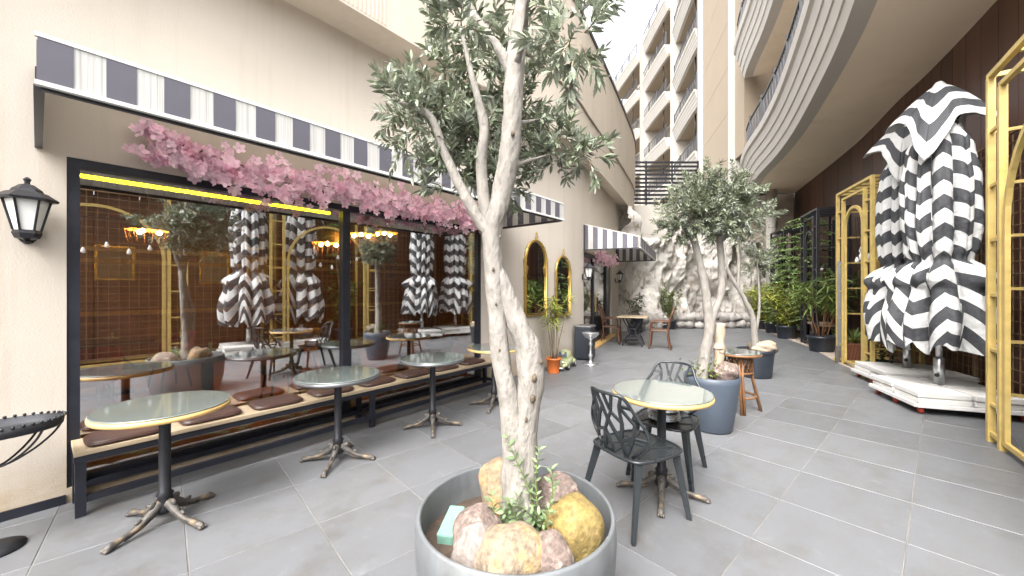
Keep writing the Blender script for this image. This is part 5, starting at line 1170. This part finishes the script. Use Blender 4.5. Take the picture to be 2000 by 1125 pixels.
pergola('garden_frame', 'nearest tall yellow steel garden frame at the right edge', (5.76, -1.24), (3.25, -1.36), .62, 'yellow', 3.48, 3.30, 2.95, 'steel garden frames with arches', 8)
yg = pergola('garden_frame', 'yellow steel garden frame with arch and bulbs behind the striped parasols', (10.05, -.21), (8.72, -.62), .62, 'yellow', 3.30, 3.16, 2.95, 'steel garden frames with arches', 7)
pergola('garden_frame', 'black steel garden frame beyond the yellow frame', (12.95, .47), (11.75, .12), .6, 'black_steel', 3.35, 3.2, 2.9, 'steel garden frames with arches', 4, shelf=True)
pergola('garden_frame', 'farthest black steel garden frame by the dark shop front', (15.9, 1.42), (14.5, .95), .6, 'black_steel', 3.3, 3.15, 2.85, 'steel garden frames with arches', 5)
pergola('garden_frame', 'yellow steel garden frame seen only reflected at the left of the window', (1.9, -1.9), (-.6, -2.05), .6, 'yellow', 3.48, 3.3, 2.95, 'steel garden frames with arches', 6)
for k in range(5):                                             # rusty wire mesh along the brown wall
    x0 = -.4 + k*2.12; x1 = x0 + 2.1; a_ = Vector((x0, bwall(x0)+.06, 0)); b_ = Vector((x1, bwall(x1)+.06, 0)); L_ = (b_-a_).length
    t = thing('mesh_screen', ['rusty wire mesh screen on the brown wall at the far left of the window reflection', 'rusty wire mesh screen on the brown wall behind the reflected left parasol', 'rusty wire mesh screen on the brown wall behind the nearest yellow frame', 'rusty wire mesh screen on the brown wall behind the nearest standing parasol', 'rusty wire mesh screen on the brown wall behind the rear standing parasol'][k], 'mesh screen', tuple(a_), atan2(b_.y-a_.y, b_.x-a_.x), 'wire mesh screens on the brown wall')
    ms = MB()
    for i in range(1, 15): ms.bar((L_*i/15, 0, .12), (L_*i/15, 0, 3.28), .009)
    for j in range(1, 23): ms.bar((.02, .009, .1+j*.14), (L_-.02, .009, .1+j*.14), .009)
    ms.build('wires', M['rust_wire'], t, kind='stuff')
    fr = MB(); fr.bx(0, .025, -.015, .015, .1, 3.32); fr.bx(L_-.025, L_, -.015, .015, .1, 3.32); fr.bx(.025, L_-.025, -.015, .015, 3.29, 3.32); fr.bx(.025, L_-.025, -.015, .015, .1, .13); fr.build('frame', M['rust_wire'], t)
# grey timber post at the foot of the yellow frame, planter box and agave
gp = thing('timber_post', 'dark weathered timber post fixed beside the yellow frame', 'post', (9.98, -.25, 0)); MB().bx(-.05, .05, -.05, .05, 0, 2.0).build('shaft', M['rim_grey'], gp); MB().bx(-.085, .085, -.085, .085, 0, .32).build('boot', M['cast'], gp, bevel=.01)
bxp = thing('planter_box', 'woven terracotta coloured planter box under the yellow frame', 'planter', (10.18, -.50, 0), -.85)
MB().bx(-.32, .32, -.13, .13, .07, .38).build('box', M['terra_weave'], bxp, bevel=.008)
for k in range(9): MB().bar((-.30+k*.066, -.1325, .08), (-.24+k*.066, -.1325, .37), .012, .008).build('weave', M['wood_red'], bxp)
MB().bx(-.35, .35, -.15, .15, .02, .07).build('frame', M['yellow'], bxp)
ag = thing('agave', 'grey green spiky agave growing in the woven planter box', 'plant', (10.18, -.50, .38)); al = MB()
for k in range(46):
    a = R.uniform(0, 6.28); x = R.uniform(-.22, .22); add_leaf(al, Vector((cos(-.85)*x, sin(-.85)*x, 0)), Vector((cos(a), sin(a), R.uniform(.5, 1.8))), UP, R.uniform(.22, .42), .022, True, .1)
al.build('leaves', M['leaf_green'], ag, kind='stuff')
